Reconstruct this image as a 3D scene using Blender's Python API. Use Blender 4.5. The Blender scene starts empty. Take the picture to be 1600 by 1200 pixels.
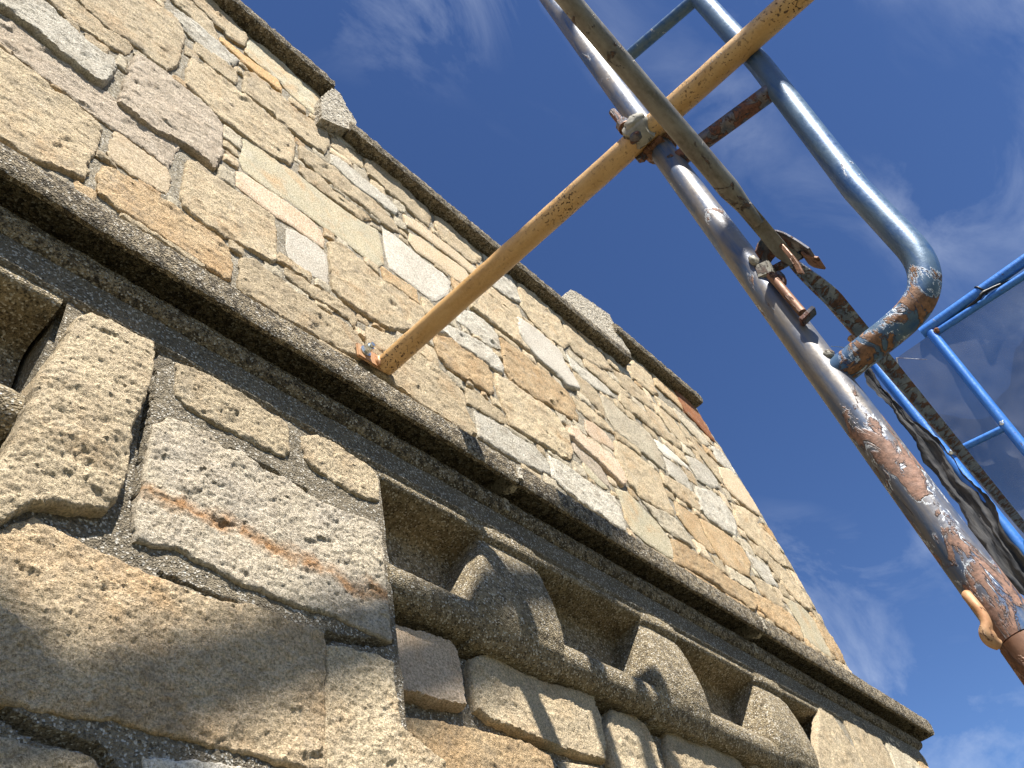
import bpy, bmesh, math, random
import numpy as np
from mathutils import Vector, noise
from mathutils.geometry import delaunay_2d_cdt

# ------------------------------------------------------------------ camera, sky, sun
scene = bpy.context.scene
COL = scene.collection
RX = np.array([0.66414918, 0.46640897, 0.58426753])    # camera axes (right, down, forward) seen along world X
RY = np.array([-0.72160248, 0.60424296, 0.33790576])
RZ = np.array([-0.19543726, -0.64602873, 0.73786934])
R = np.array([RX, RY, RZ])
FPX = 1359.17
CAM = np.array([0.0, -0.75, 0.0])
cd = bpy.data.cameras.new("camera"); cam = bpy.data.objects.new("camera", cd); COL.objects.link(cam)
from mathutils import Matrix
m = Matrix.Identity(4)
for i in range(3):
    m[i][0] = R[i][0]; m[i][1] = -R[i][1]; m[i][2] = -R[i][2]; m[i][3] = CAM[i]
cam.matrix_world = m
cd.sensor_width = 36.0; cd.lens = 36.0 * FPX / 1600.0
cd.clip_start = 0.01; cd.clip_end = 5000
scene.camera = cam

SUN = Vector((-0.55, -1.0, 1.65)).normalized()
sl = bpy.data.lights.new("sun", 'SUN'); sl.energy = 5.0; sl.angle = math.radians(0.53); sl.color = (1.0, 0.96, 0.89)
so = bpy.data.objects.new("sun", sl); COL.objects.link(so)
so.rotation_euler = (-SUN).to_track_quat('-Z', 'Y').to_euler()
so.location = (0, 0, 30)

world = bpy.data.worlds.new("World"); scene.world = world; world.use_nodes = True
wt = world.node_tree; wt.nodes.clear()
def wn(t, **k):
    n = wt.nodes.new(t)
    for a, b in k.items(): setattr(n, a, b)
    return n
w_out = wn('ShaderNodeOutputWorld'); w_bg = wn('ShaderNodeBackground'); w_bg.inputs['Strength'].default_value = 0.0505
sky = wn('ShaderNodeTexSky', sky_type='NISHITA', sun_disc=False)
sky.sun_elevation = math.asin(SUN.z); sky.sun_rotation = math.atan2(SUN.x, SUN.y) % (2 * math.pi)
sky.altitude = 2500; sky.air_density = 1.45; sky.dust_density = 0.0; sky.ozone_density = 4.0
tc = wn('ShaderNodeTexCoord')
mp = wn('ShaderNodeMapping'); mp.inputs['Location'].default_value = (1.039, 1.257, -4.345); mp.inputs['Scale'].default_value = (1.5, 3.4, 3.0)
mp.inputs['Rotation'].default_value = (0.3, 0.5, 0.9)
n1 = wn('ShaderNodeTexNoise'); n1.inputs['Scale'].default_value = 2.2; n1.inputs['Detail'].default_value = 9; n1.inputs['Roughness'].default_value = 0.62; n1.inputs['Distortion'].default_value = 0.55
mp2 = wn('ShaderNodeMapping'); mp2.inputs['Location'].default_value = (-2.62, 0.442, -1.30)
n2 = wn('ShaderNodeTexNoise'); n2.inputs['Scale'].default_value = 1.7; n2.inputs['Detail'].default_value = 3
r1 = wn('ShaderNodeMapRange'); r1.inputs[1].default_value = 0.45; r1.inputs[2].default_value = 0.72
r2 = wn('ShaderNodeMapRange'); r2.inputs[1].default_value = 0.42; r2.inputs[2].default_value = 0.64
mu = wn('ShaderNodeMath', operation='MULTIPLY'); mu2 = wn('ShaderNodeMath', operation='MULTIPLY'); mu2.inputs[1].default_value = 1.15
mx = wn('ShaderNodeMixRGB'); mx.inputs['Color2'].default_value = (6.2, 7.0, 8.6, 1)
L = wt.links.new
L(tc.outputs['Generated'], mp.inputs['Vector']); L(mp.outputs[0], n1.inputs['Vector']); L(tc.outputs['Generated'], mp2.inputs['Vector']); L(mp2.outputs[0], n2.inputs['Vector'])
L(n1.outputs[0], r1.inputs[0]); L(n2.outputs[0], r2.inputs[0]); L(r1.outputs[0], mu.inputs[0]); L(r2.outputs[0], mu.inputs[1])
L(mu.outputs[0], mu2.inputs[0]); L(mu2.outputs[0], mx.inputs['Fac']); hs = wn('ShaderNodeHueSaturation'); hs.inputs['Saturation'].default_value = 1.0; L(sky.outputs[0], hs.inputs['Color']); ti = wn('ShaderNodeMixRGB', blend_type='MULTIPLY'); ti.inputs['Fac'].default_value = 1; ti.inputs['Color2'].default_value = (0.285, 0.283, 0.303, 1); gm_ = wn('ShaderNodeGamma'); gm_.inputs['Gamma'].default_value = 1.32; sc_ = wn('ShaderNodeMixRGB', blend_type='MULTIPLY'); sc_.inputs['Fac'].default_value = 1; sc_.inputs['Color2'].default_value = (3.55, 3.55, 3.5, 1)
L(hs.outputs[0], ti.inputs['Color1']); L(ti.outputs[0], gm_.inputs[0]); L(gm_.outputs[0], sc_.inputs['Color1']); L(sc_.outputs[0], mx.inputs['Color1'])
L(mx.outputs[0], w_bg.inputs['Color']); L(w_bg.outputs[0], w_out.inputs['Surface'])

vs = scene.view_settings
vs.view_transform = 'Standard'; vs.look = 'None'; vs.gamma = 1.0; vs.use_curve_mapping = False; vs.exposure = 1.25

# ------------------------------------------------------------------ helpers
def ray(px, py):
    return R @ np.array([px - 800.0, py - 600.0, FPX])
def at_y(px, py, y):
    r = ray(px, py); return CAM + r * ((y - CAM[1]) / r[1])
def depth(p):
    return float(R[:, 2] @ (np.array(p) - CAM))
def to_px(p):
    c = R.T @ (np.array(p, float) - CAM); return 800 + FPX * c[0] / c[2], 600 + FPX * c[1] / c[2]

def link(name, me, mat=None, parent=None, smooth=False):
    o = bpy.data.objects.new(name, me); COL.objects.link(o)
    if mat is not None: me.materials.append(mat)
    if parent is not None: o.parent = parent
    if smooth:
        me.polygons.foreach_set("use_smooth", [True] * len(me.polygons))
    return o
def mesh_of(name, verts, faces):
    me = bpy.data.meshes.new(name); me.from_pydata([tuple(v) for v in verts], [], [tuple(f) for f in faces]); me.update(); return me
def tag(o, label=None, cat=None, group=None, kind=None):
    if label: o["label"] = label
    if cat: o["category"] = cat
    if group: o["group"] = group
    if kind: o["kind"] = kind
    return o
def empty(name, loc=(0, 0, 0), **k):
    o = bpy.data.objects.new(name, None); COL.objects.link(o); o.location = loc; o.empty_display_size = 0.1
    return tag(o, **k)
def N(p, s=1.0):
    return noise.noise(Vector((p[0] * s, p[1] * s, p[2] * s)))
def fbm(x, y, z, octaves=3):
    return noise.fractal(Vector((x, y, z)), 0.9, 2.1, octaves)

# ------------------------------------------------------------------ materials
class MatB:
    def __init__(s, name):
        s.m = bpy.data.materials.new(name); s.m.use_nodes = True; s.t = s.m.node_tree
        s.bsdf = s.t.nodes['Principled BSDF']; s.out = s.t.nodes['Material Output']
        s.co = s.t.nodes.new('ShaderNodeTexCoord').outputs['Object']
        s.info = s.t.nodes.new('ShaderNodeObjectInfo')
    def n(s, t, ins=None, **k):
        x = s.t.nodes.new(t)
        for a, b in k.items(): setattr(x, a, b)
        for a, b in (ins or {}).items(): s.put(x.inputs[a], b)
        return x
    def put(s, sock, v):
        if isinstance(v, bpy.types.NodeSocket): s.t.links.new(v, sock)
        else:
            if isinstance(v, tuple) and len(v) == 3 and sock.type == 'RGBA': v = v + (1,)
            sock.default_value = v
    def map(s, scale, rot=(0, 0, 0), loc=(0, 0, 0)):
        return s.n('ShaderNodeMapping', {'Vector': s.co, 'Scale': scale, 'Rotation': rot, 'Location': loc}).outputs[0]
    def noise(s, scale, detail=3, rough=0.55, vec=None, dist=0.0):
        return s.n('ShaderNodeTexNoise', {'Vector': vec or s.co, 'Scale': scale, 'Detail': detail, 'Roughness': rough, 'Distortion': dist}).outputs[0]
    def voro(s, scale, vec=None, feat='F1', out=0):
        return s.n('ShaderNodeTexVoronoi', {'Vector': vec or s.co, 'Scale': scale}, feature=feat).outputs[out]
    def ramp(s, f, a, b, lo=0.0, hi=1.0):
        return s.n('ShaderNodeMapRange', {0: f, 1: a, 2: b, 3: lo, 4: hi}).outputs[0]
    def mix(s, f, a, b, mode='MIX'):
        return s.n('ShaderNodeMixRGB', {'Fac': f, 'Color1': a, 'Color2': b}, blend_type=mode).outputs[0]
    def math(s, op, a, b=0.0):
        return s.n('ShaderNodeMath', {0: a, 1: b}, operation=op).outputs[0]
    def bump(s, h, dist, prev=None, strength=1.0):
        d = {'Height': h, 'Distance': dist, 'Strength': strength}
        if prev is not None: d['Normal'] = prev
        return s.n('ShaderNodeBump', d).outputs[0]
    def fin(s, col, rough, normal=None, metal=0.0, spec=0.3):
        s.put(s.bsdf.inputs['Base Color'], col); s.put(s.bsdf.inputs['Roughness'], rough)
        s.put(s.bsdf.inputs['Metallic'], metal); s.put(s.bsdf.inputs['Specular IOR Level'], spec)
        if normal is not None: s.put(s.bsdf.inputs['Normal'], normal)
        return s.m

def stone_mat(name, c1, c2, stain=(0.50, 0.29, 0.12), stain_amt=0.42, pit=0.75, smooth=False, stripe=None, gran=False):
    b = MatB(name)
    off = b.n('ShaderNodeVectorMath', {0: b.co, 1: b.n('ShaderNodeCombineXYZ', {0: b.math('MULTIPLY', b.info.outputs['Random'], 7.0), 1: b.math('MULTIPLY', b.info.outputs['Random'], 3.0)}).outputs[0]}, operation='ADD').outputs[0]
    col = b.mix(b.ramp(b.noise(14, 4, 0.6, off), 0.36, 0.64), c1, c2)
    st = b.ramp(b.noise(11, 5, 0.68, off, 0.6), 0.50, 0.68, 0, stain_amt)
    col = b.mix(st, col, stain)
    wsh = b.ramp(b.noise(20, 5, 0.7, off), 0.55, 0.75, 0, 0.35)
    col = b.mix(wsh, col, (0.60, 0.56, 0.48))
    if stripe:
        # a mineral band in the stone: a soft line in wall coordinates, wobbling
        x0, z0, sl_, w = stripe
        sx = b.n('ShaderNodeSeparateXYZ', {0: b.co})
        e = b.math('SUBTRACT', b.math('SUBTRACT', sx.outputs[2], z0), b.math('MULTIPLY', b.math('SUBTRACT', sx.outputs[0], x0), sl_))
        e = b.math('ADD', e, b.ramp(b.noise(18, 4, 0.6), 0.3, 0.7, -0.012, 0.012))
        mask = b.ramp(b.math('ABSOLUTE', e), w * 0.15, w, 0.8, 0.0)
        mask = b.math('MULTIPLY', mask, b.ramp(b.noise(60, 3), 0.3, 0.6, 0.35, 1.0))
        col = b.mix(mask, col, (0.45, 0.20, 0.05))
    hv = b.ramp(b.info.outputs['Random'], 0, 1, 0.84, 1.10)
    col = b.mix(1.0, col, b.n('ShaderNodeCombineColor', {0: hv, 1: hv, 2: hv}).outputs[0], 'MULTIPLY')
    g = b.noise(300, 4, 0.85)
    col = b.mix(1.0, col, b.n('ShaderNodeCombineColor', {0: b.ramp(g, 0.36, 0.60, 0.52, 1.50), 1: b.ramp(g, 0.36, 0.60, 0.49, 1.48), 2: b.ramp(g, 0.36, 0.60, 0.42, 1.44)}).outputs[0], 'MULTIPLY')
    pv = b.map((150, 150, 210) if gran else (140, 140, 400), (0, 0.12, 0))
    pits = b.ramp(b.noise(1.0, 5, 0.68, pv), 0.37, 0.29, 0, pit * (0.35 if smooth else 1.0))
    col = b.mix(pits, col, (0.14, 0.10, 0.065))
    blot = b.ramp(b.noise(38, 6, 0.75, off), 0.50, 0.66, 0, 0.50 if not smooth else 0.15)
    col = b.mix(blot, col, (0.30, 0.235, 0.16))
    # grains of quartz and mica
    gr = b.voro(520)
    col = b.mix(b.ramp(gr, 0.16, 0.05, 0, 0.45), col, (0.75, 0.72, 0.66))
    k = 0.35 if smooth else 1.0
    nb = b.bump(b.noise(1.0, 5, 0.65, pv), 0.0022 * k * (0.5 if gran else 1))
    nb = b.bump(b.noise(150, 5, 0.72), 0.0068 * k, nb)
    nb = b.bump(b.noise(380, 3, 0.8), 0.0050 * (0.6 if smooth else 1.0), nb)
    return b.fin(col, 0.82, nb, 0, 0.25)

M = {}
M['c'] = stone_mat('cream_sandstone', (0.66, 0.535, 0.355), (0.56, 0.45, 0.30))
M['C'] = stone_mat('pale_cream_sandstone', (0.68, 0.60, 0.45), (0.58, 0.50, 0.37), stain_amt=0.15)
M['b'] = stone_mat('buff_orange_sandstone', (0.64, 0.48, 0.29), (0.58, 0.40, 0.22), stain_amt=0.5)
M['g'] = stone_mat('smooth_grey_stone', (0.60, 0.55, 0.47), (0.52, 0.475, 0.40), stain_amt=0.06, smooth=True)
M['p'] = stone_mat('pink_grey_stone', (0.60, 0.50, 0.39), (0.54, 0.45, 0.345), stain_amt=0.15)
M['P'] = stone_mat('smooth_pink_stone', (0.60, 0.47, 0.34), (0.55, 0.42, 0.30), stain_amt=0.3, smooth=True)
M['s'] = stone_mat('greenish_slate', (0.50, 0.43, 0.29), (0.42, 0.38, 0.275), stain_amt=0.55, smooth=True)
M['w'] = stone_mat('white_quartzite', (0.72, 0.67, 0.57), (0.62, 0.57, 0.47), stain_amt=0.1)
M['o'] = stone_mat('ochre_plank_stone', (0.50, 0.32, 0.14), (0.48, 0.30, 0.13), stain_amt=0.1, pit=0.1, smooth=True)
M['r'] = stone_mat('rust_red_stone', (0.28, 0.11, 0.04), (0.22, 0.085, 0.035), stain_amt=0.3, smooth=True)
M['y'] = stone_mat('smooth_beige_stone', (0.57, 0.45, 0.30), (0.52, 0.42, 0.29), stain_amt=0.2, smooth=True)

def mortar_mat(name, c1, c2):
    b = MatB(name)
    col = b.mix(b.ramp(b.noise(11, 4), 0.35, 0.65), c1, c2)
    v = b.voro(420, out=1)
    sv = b.n('ShaderNodeSeparateColor', {0: v}).outputs[0]
    col = b.mix(b.ramp(sv, 0.80, 0.95, 0, 0.7), col, (0.62, 0.58, 0.50))
    col = b.mix(b.ramp(sv, 0.25, 0.05, 0, 0.75), col, (0.07, 0.06, 0.045))
    nb = b.bump(b.voro(420), 0.0022)
    nb = b.bump(b.noise(70, 5, 0.7), 0.006, nb)
    return b.fin(col, 0.9, nb, 0, 0.2)
M['mortar'] = mortar_mat('sandy_mortar', (0.33, 0.28, 0.20), (0.25, 0.215, 0.155))
M['mortar_grey'] = mortar_mat('grey_mortar', (0.215, 0.178, 0.122), (0.155, 0.128, 0.088))

def concrete_mat(name, c1, c2, dark, white=0.5, dk_amt=0.8, grain=230, bump=0.004):
    b = MatB(name)
    col = b.mix(b.ramp(b.noise(9, 4), 0.35, 0.65), c1, c2)
    col = b.mix(b.ramp(b.noise(75, 5, 0.7), 0.46, 0.56, 0, dk_amt), col, dark)
    v = b.n('ShaderNodeSeparateColor', {0: b.voro(grain, out=1)}).outputs[0]
    col = b.mix(b.ramp(v, 0.84, 0.93, 0, white), col, (0.62, 0.57, 0.48))
    col = b.mix(b.ramp(v, 0.22, 0.08, 0, 0.75), col, (0.035, 0.028, 0.02))
    nb = b.bump(b.voro(grain), bump * 0.8)
    nb = b.bump(b.noise(60, 5, 0.7), bump, nb)
    nb = b.bump(b.noise(600, 2), 0.0008, nb)
    return b.fin(col, 0.9, nb, 0, 0.2)
M['course'] = concrete_mat('weathered_course_concrete', (0.36, 0.29, 0.19), (0.25, 0.20, 0.13), (0.028, 0.022, 0.016), 0.7, 0.72, 360, 0.006)
M['frieze'] = concrete_mat('sandy_frieze_concrete', (0.33, 0.265, 0.165), (0.25, 0.20, 0.125), (0.09, 0.07, 0.045), 0.75, 0.55, 380, 0.0034)
M['pale'] = concrete_mat('pale_roughcast', (0.48, 0.42, 0.32), (0.40, 0.35, 0.27), (0.20, 0.17, 0.12), 0.6, 0.35, 200, 0.005)

def pipe_mat(name, paint, worn, rust, paint_amt, rust_amt, metal=0.75, rough=0.33, heavy=None, axis_scale=(60, 60, 9), flakes=0.0, spots=False):
    b = MatB(name)
    v = b.map(axis_scale)
    n_a = b.noise(1.0, 5, 0.6, v, 0.4)
    col = b.mix(b.ramp(n_a, 0.5 - 0.12 + (0.5 - paint_amt) * 0.3, 0.5 + 0.12 + (0.5 - paint_amt) * 0.3, 1, 0), worn, paint)
    streak = b.noise(1.0, 3, 0.6, b.map((240, 240, 14)))
    col = b.mix(b.ramp(streak, 0.35, 0.7, 0, 0.35), col, tuple(x * 1.3 for x in worn))
    if spots:
        rn = b.noise(190, 5, 0.66, None, 0.4)
        rm = b.ramp(rn, 0.585, 0.622)
        rm = b.math('MULTIPLY', rm, b.ramp(b.noise(7, 4), 0.42, 0.62, 0.0, 1.0))
    else:
        rn = b.noise(1.0, 6, 0.68, b.map((34, 34, 12), loc=(3, 1, 0)), 0.8)
        if heavy:
            sx = b.n('ShaderNodeSeparateXYZ', {0: b.co})
            z = sx.outputs[2]
            hv = b.math('MULTIPLY', b.ramp(z, heavy[1] + 0.05, heavy[1] - 0.15), b.ramp(z, heavy[0] - 0.05, heavy[0] + 0.02))
            rn = b.math('ADD', rn, b.math('MULTIPLY', hv, heavy[2]))
        rm = b.ramp(rn, 0.66 - rust_amt * 0.3, 0.70 - rust_amt * 0.3)
    rc = b.mix(b.ramp(b.noise(160, 4, 0.7), 0.35, 0.65), rust, tuple(x * 0.42 for x in rust))
    col = b.mix(rm, col, rc)
    met = b.ramp(rm, 0, 1, metal, 0.05)
    rg = b.math('ADD', b.ramp(rm, 0, 1, rough, 0.72), b.ramp(b.noise(130, 4), 0.3, 0.7, -0.07, 0.14))
    if flakes:
        fl = b.ramp(b.math('ABSOLUTE', b.math('SUBTRACT', rn, 0.63 - rust_amt * 0.3 + 0.02)), 0.010, 0.004, 0, 1)
        fl = b.math('MULTIPLY', fl, b.ramp(b.noise(30, 3), 0.5, 0.56))
        col = b.mix(fl, col, (0.72, 0.75, 0.76)); met = b.math('MULTIPLY', met, b.ramp(fl, 0, 1, 1, 0.2))
    nb = b.bump(rm, 0.0009)
    nb = b.bump(b.math('MULTIPLY', b.noise(260, 4, 0.7), b.ramp(rm, 0, 1, 0.3, 1.0)), 0.0009, nb, 0.8)
    nb = b.bump(b.noise(40, 3), 0.0010, nb, 0.4)
    return b.fin(col, rg, nb, met, 0.5)
M['leg'] = pipe_mat('worn_blue_steel', (0.022, 0.07, 0.16), (0.17, 0.15, 0.13), (0.30, 0.165, 0.11), 0.58, 0.03, metal=0.3, rough=0.41, heavy=(-0.02, 0.36, 0.18), flakes=1)
M['loop'] = pipe_mat('scuffed_blue_steel', (0.010, 0.062, 0.19), (0.07, 0.12, 0.18), (0.28, 0.14, 0.07), 0.70, 0.02, metal=0.3, rough=0.4, heavy=(0.2, 0.46, 0.23), flakes=0.5)
M['rungs'] = pipe_mat('dark_rusty_steel', (0.04, 0.06, 0.09), (0.16, 0.13, 0.12), (0.17, 0.07, 0.045), 0.4, 0.55, metal=0.5, rough=0.45)
M['blue'] = pipe_mat('bright_blue_paint', (0.015, 0.11, 0.42), (0.05, 0.18, 0.50), (0.20, 0.12, 0.07), 0.7, 0.02, metal=0.15, rough=0.32)
M['rust'] = pipe_mat('brown_rust_steel', (0.16, 0.075, 0.04), (0.24, 0.13, 0.08), (0.20, 0.085, 0.035), 0.5, 0.45, metal=0.35, rough=0.55)
M['pin'] = pipe_mat('orange_rust_pin', (0.36, 0.17, 0.07), (0.44, 0.27, 0.14), (0.26, 0.10, 0.04), 0.5, 0.4, metal=0.2, rough=0.6)
M['yellow'] = pipe_mat('chipped_yellow_paint', (0.42, 0.235, 0.075), (0.50, 0.31, 0.13), (0.07, 0.028, 0.016), 0.7, 0.3, metal=0.0, rough=0.38, spots=True, axis_scale=(30, 8, 30))
M['brace'] = pipe_mat('dull_brown_galvanised_steel', (0.105, 0.09, 0.07), (0.20, 0.185, 0.155), (0.13, 0.075, 0.045), 0.5, 0.2, metal=0.45, rough=0.5, axis_scale=(20, 60, 20))
M['brace_blue'] = pipe_mat('rusted_blue_steel', (0.09, 0.12, 0.17), (0.24, 0.26, 0.28), (0.17, 0.08, 0.05), 0.5, 0.55, metal=0.45, rough=0.45, axis_scale=(20, 60, 20))
M['cast'] = pipe_mat('grey_drop_forged_steel', (0.20, 0.185, 0.15), (0.28, 0.26, 0.21), (0.10, 0.06, 0.04), 0.5, 0.42, metal=0.25, rough=0.6, axis_scale=(60, 60, 60))
M['zinc'] = pipe_mat('zinc_bolt', (0.40, 0.45, 0.47), (0.60, 0.64, 0.66), (0.3, 0.2, 0.1), 0.3, -0.3, metal=0.9, rough=0.3)
def plain(name, col, rough=0.6, metal=0.0):
    b = MatB(name); c = b.mix(b.ramp(b.noise(40, 4), 0.3, 0.7), col, tuple(x * 0.7 for x in col))
    return b.fin(c, rough, b.bump(b.noise(200, 3), 0.0006), metal)
M['tie'] = plain('black_nylon', (0.012, 0.012, 0.014), 0.45)
def net_mat(name='dark_debris_netting', a0=0.42, a1=0.68):
    b = MatB(name)
    col = b.mix(b.ramp(b.noise(7, 4, 0.6), 0.35, 0.65), (0.05, 0.052, 0.058), (0.065, 0.066, 0.072))
    wv = b.n('ShaderNodeTexWave', {'Vector': b.co, 'Scale': 260.0, 'Distortion': 2.0, 'Detail': 2.0}, bands_direction='Z').outputs[1]
    alpha = b.ramp(wv, 0.2, 0.8, a0, a1)
    alpha = b.math('MULTIPLY', alpha, b.ramp(b.noise(2.5, 2, 0.5), 0.4, 0.6, 0.82, 1.0))
    m_ = b.fin(col, 1.0, None, 0, 0.03)
    b.put(b.bsdf.inputs['Alpha'], alpha)
    return m_
M['net'] = net_mat(); M['net_back'] = net_mat('netting_second_layer', 0.15, 0.32)
def netroll_mat():
    b = MatB('bunched_dark_netting')
    col = b.mix(b.ramp(b.noise(1.0, 4, 0.6, b.map((60, 60, 7))), 0.35, 0.65), (0.035, 0.037, 0.042), (0.095, 0.092, 0.09))
    return b.fin(col, 1.0, b.bump(b.noise(1.0, 4, 0.6, b.map((120, 120, 20))), 0.004), 0, 0.02)
M['netroll'] = netroll_mat()
def ground_mat():
    b = MatB('dry_ground')
    col = b.mix(b.ramp(b.noise(0.8, 6, 0.6), 0.35, 0.65), (0.05, 0.055, 0.03), (0.10, 0.09, 0.06))
    return b.fin(col, 0.95, b.bump(b.noise(9, 5), 0.05))
M['ground'] = ground_mat()

# ------------------------------------------------------------------ setting
gm = mesh_of("ground", [(-2500, -2500, -6.2), (2500, -2500, -6.2), (2500, 2500, -6.2), (-2500, 2500, -6.2)], [(0, 1, 2, 3)])
tag(link("ground", gm, M['ground']), kind="structure", label="dry open ground far below the tower")

# ------------------------------------------------------------------ the tower
tower = empty("stone_tower", (0, 0, -6.2), label="cream sandstone rubble tower with projecting concrete string course and crenellated top", cat="tower")
def part(name, me, mat, parent=None, smooth=False, world=True):
    o = link(name, me, mat, parent or tower, smooth)
    if world and (parent is None or parent is tower): o.location = (0, 0, 6.2)
    return o

def corner_x(z):
    zs = [-7, 1.06, 1.335, 1.726, 1.974, 2.34, 2.6]; xs = [2.95, 2.915, 2.905, 2.892, 2.856, 2.782, 2.745]
    return float(np.interp(z, zs, xs))

def sheet(x0, x1, z0, z1, y, res, amp, seed, xr=None, cracks=()):
    nx = max(2, int((x1 - x0) / res)); nz = max(2, int((z1 - z0) / res))
    vs_, fs = [], []
    for j in range(nz + 1):
        z = z0 + (z1 - z0) * j / nz
        xe = xr(z) if xr else x1
        for i in range(nx + 1):
            x = x0 + (xe - x0) * i / nx
            h = amp * (fbm(x * 28, seed, z * 28, 3) * 0.7 + fbm(x * 110, seed + 5, z * 110, 2) * 0.35)
            if cracks:
                wx_, wz_ = x + 0.003 * noise.noise(Vector((x * 90, 1, z * 90))), z + 0.003 * noise.noise(Vector((x * 90, 7, z * 90)))
                for (pl, cw, cdp) in cracks:
                    for (ax, az), (bx, bz) in zip(pl, pl[1:]):
                        if min(ax, bx) - .02 < x < max(ax, bx) + .02 and min(az, bz) - .02 < z < max(az, bz) + .02:
                            dx, dz = bx - ax, bz - az; t = max(0, min(1, ((wx_ - ax) * dx + (wz_ - az) * dz) / (dx * dx + dz * dz)))
                            dd = math.hypot(wx_ - ax - t * dx, wz_ - az - t * dz)
                            if dd < cw: h = min(h, -cdp)
            vs_.append((x, y - h, z))
    for j in range(nz):
        for i in range(nx):
            a = j * (nx + 1) + i; fs.append((a, a + 1, a + nx + 2, a + nx + 1))
    return mesh_of("mortar", vs_, fs)

def add_box(vs_, fs, x0, x1, y0, y1, z0, z1):
    o = len(vs_)
    vs_ += [(x0, y0, z0), (x1, y0, z0), (x1, y1, z0), (x0, y1, z0), (x0, y0, z1), (x1, y0, z1), (x1, y1, z1), (x0, y1, z1)]
    fs += [tuple(o + q for q in f) for f in ((0, 3, 2, 1), (4, 5, 6, 7), (0, 1, 5, 4), (1, 2, 6, 5), (2, 3, 7, 6), (3, 0, 4, 7))]

XL = -1.7
# core of the tower (behind the mortar faces)
cv, cf = [], []
add_box(cv, cf, XL, 2.955, 0.06, 1.9, -6.2, 1.055)
add_box(cv, cf, XL, 2.955, -0.002, 0.059, -6.2, 0.712)
add_box(cv, cf, XL, 2.955, -0.002, 0.059, 0.975, 1.054)
o_ = len(cv)
cv += [(XL, 0.02, 1.056), (corner_x(1.06) - .01, 0.02, 1.056), (corner_x(1.06) - .01, 1.9, 1.056), (XL, 1.9, 1.056), (XL, 0.02, 2.33), (corner_x(2.33) - .012, 0.02, 2.33), (corner_x(2.33) - .012, 1.9, 2.33), (XL, 1.9, 2.33)]
cf += [tuple(o_ + q for q in f) for f in ((0, 3, 2, 1), (4, 5, 6, 7), (0, 1, 5, 4), (1, 2, 6, 5), (2, 3, 7, 6), (3, 0, 4, 7))]
add_box(cv, cf, XL, 0.71, 0.021, 0.34, 2.331, 2.54)
add_box(cv, cf, 2.17, corner_x(2.53) - .02, 0.021, 0.34, 2.331, 2.53)
part("wall_core", mesh_of("wall_core", cv, cf), M['mortar'])
# mortar faces between the stones
part("mortar_bed", sheet(XL, 2.9, 1.09, 2.34, -0.001, 0.0075, 0.0045, 3.1, corner_x), M['mortar'], smooth=True)
part("mortar_bed", sheet(XL, 0.715, 2.341, 2.545, 0.002, 0.008, 0.0045, 4.1), M['mortar'], smooth=True)
part("mortar_bed", sheet(2.165, 2.75, 2.341, 2.525, 0.002, 0.008, 0.0045, 5.1, lambda z: corner_x(z) - .004), M['mortar'], smooth=True)

PIER_L, PIER_R, PIER2 = 0.215, 0.722, 2.225
def wl(pts, y=-0.056):
    return [(at_y(a, b_, y)[0], at_y(a, b_, y)[2]) for a, b_ in pts]
CRACKS = [(wl([(248, 528), (243, 560), (238, 600), (230, 640), (223, 690), (216, 745), (213, 800), (211, 838)]), 0.0028, 0.02),
          (wl([(514, 990), (514, 1060), (515, 1130), (516, 1230)]), 0.0030, 0.02),
          (wl([(514, 994), (545, 998), (580, 1004), (600, 1003), (612, 1000)]), 0.0042, 0.022),
          (wl([(-20, 1098), (20, 1120), (60, 1145), (110, 1158), (150, 1172), (172, 1195), (178, 1230)]), 0.0050, 0.025),
          (wl([(120, 478), (180, 505), (250, 533), (300, 562), (350, 593), (400, 622), (460, 655), (530, 690), (600, 738)]), 0.0016, 0.008),
          (wl([(360, 703), (400, 722), (440, 745), (480, 768)]), 0.003, 0.014),
          (wl([(250, 895), (320, 925), (370, 940)]), 0.002, 0.012)]
def pier_block(x0, x1, z0, z1, seed, res):
    me = sheet(x0, x1, z0, z1, -0.0545, res, 0.003, seed, None, CRACKS if x0 < 1 else ())
    return me
part("mortar_bed", pier_block(PIER_L, PIER_R, 0.2, 1.03, 7.7, 0.0028), M['mortar_grey'], smooth=True)
part("mortar_bed", pier_block(PIER2, 2.958, 0.2, 1.03, 9.7, 0.010), M['mortar'], smooth=True)
pv_, pf_ = [], []
add_box(pv_, pf_, PIER_L, PIER_R, -0.030, 0.057, -6.2, 1.03)
add_box(pv_, pf_, PIER2, 2.956, -0.047, 0.057, -6.2, 1.03)
part("pier_core", mesh_of("pier_core", pv_, pf_), M['mortar_grey'])
part("mortar_bed", sheet(PIER_R, PIER2, 0.2, 0.71, -0.006, 0.0055, 0.005, 12.2), M['mortar_grey'], smooth=True)
part("mortar_bed", sheet(XL, PIER_L, 0.2, 0.71, -0.006, 0.009, 0.005, 13.2), M['mortar_grey'], smooth=True)

# ---- stones
def poly_clean(pts):
    out = []
    for p in pts:
        if not out or (abs(p[0] - out[-1][0]) + abs(p[1] - out[-1][1])) > 1e-4: out.append(p)
    if abs(out[0][0] - out[-1][0]) + abs(out[0][1] - out[-1][1]) < 1e-4: out.pop()
    return out

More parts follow.
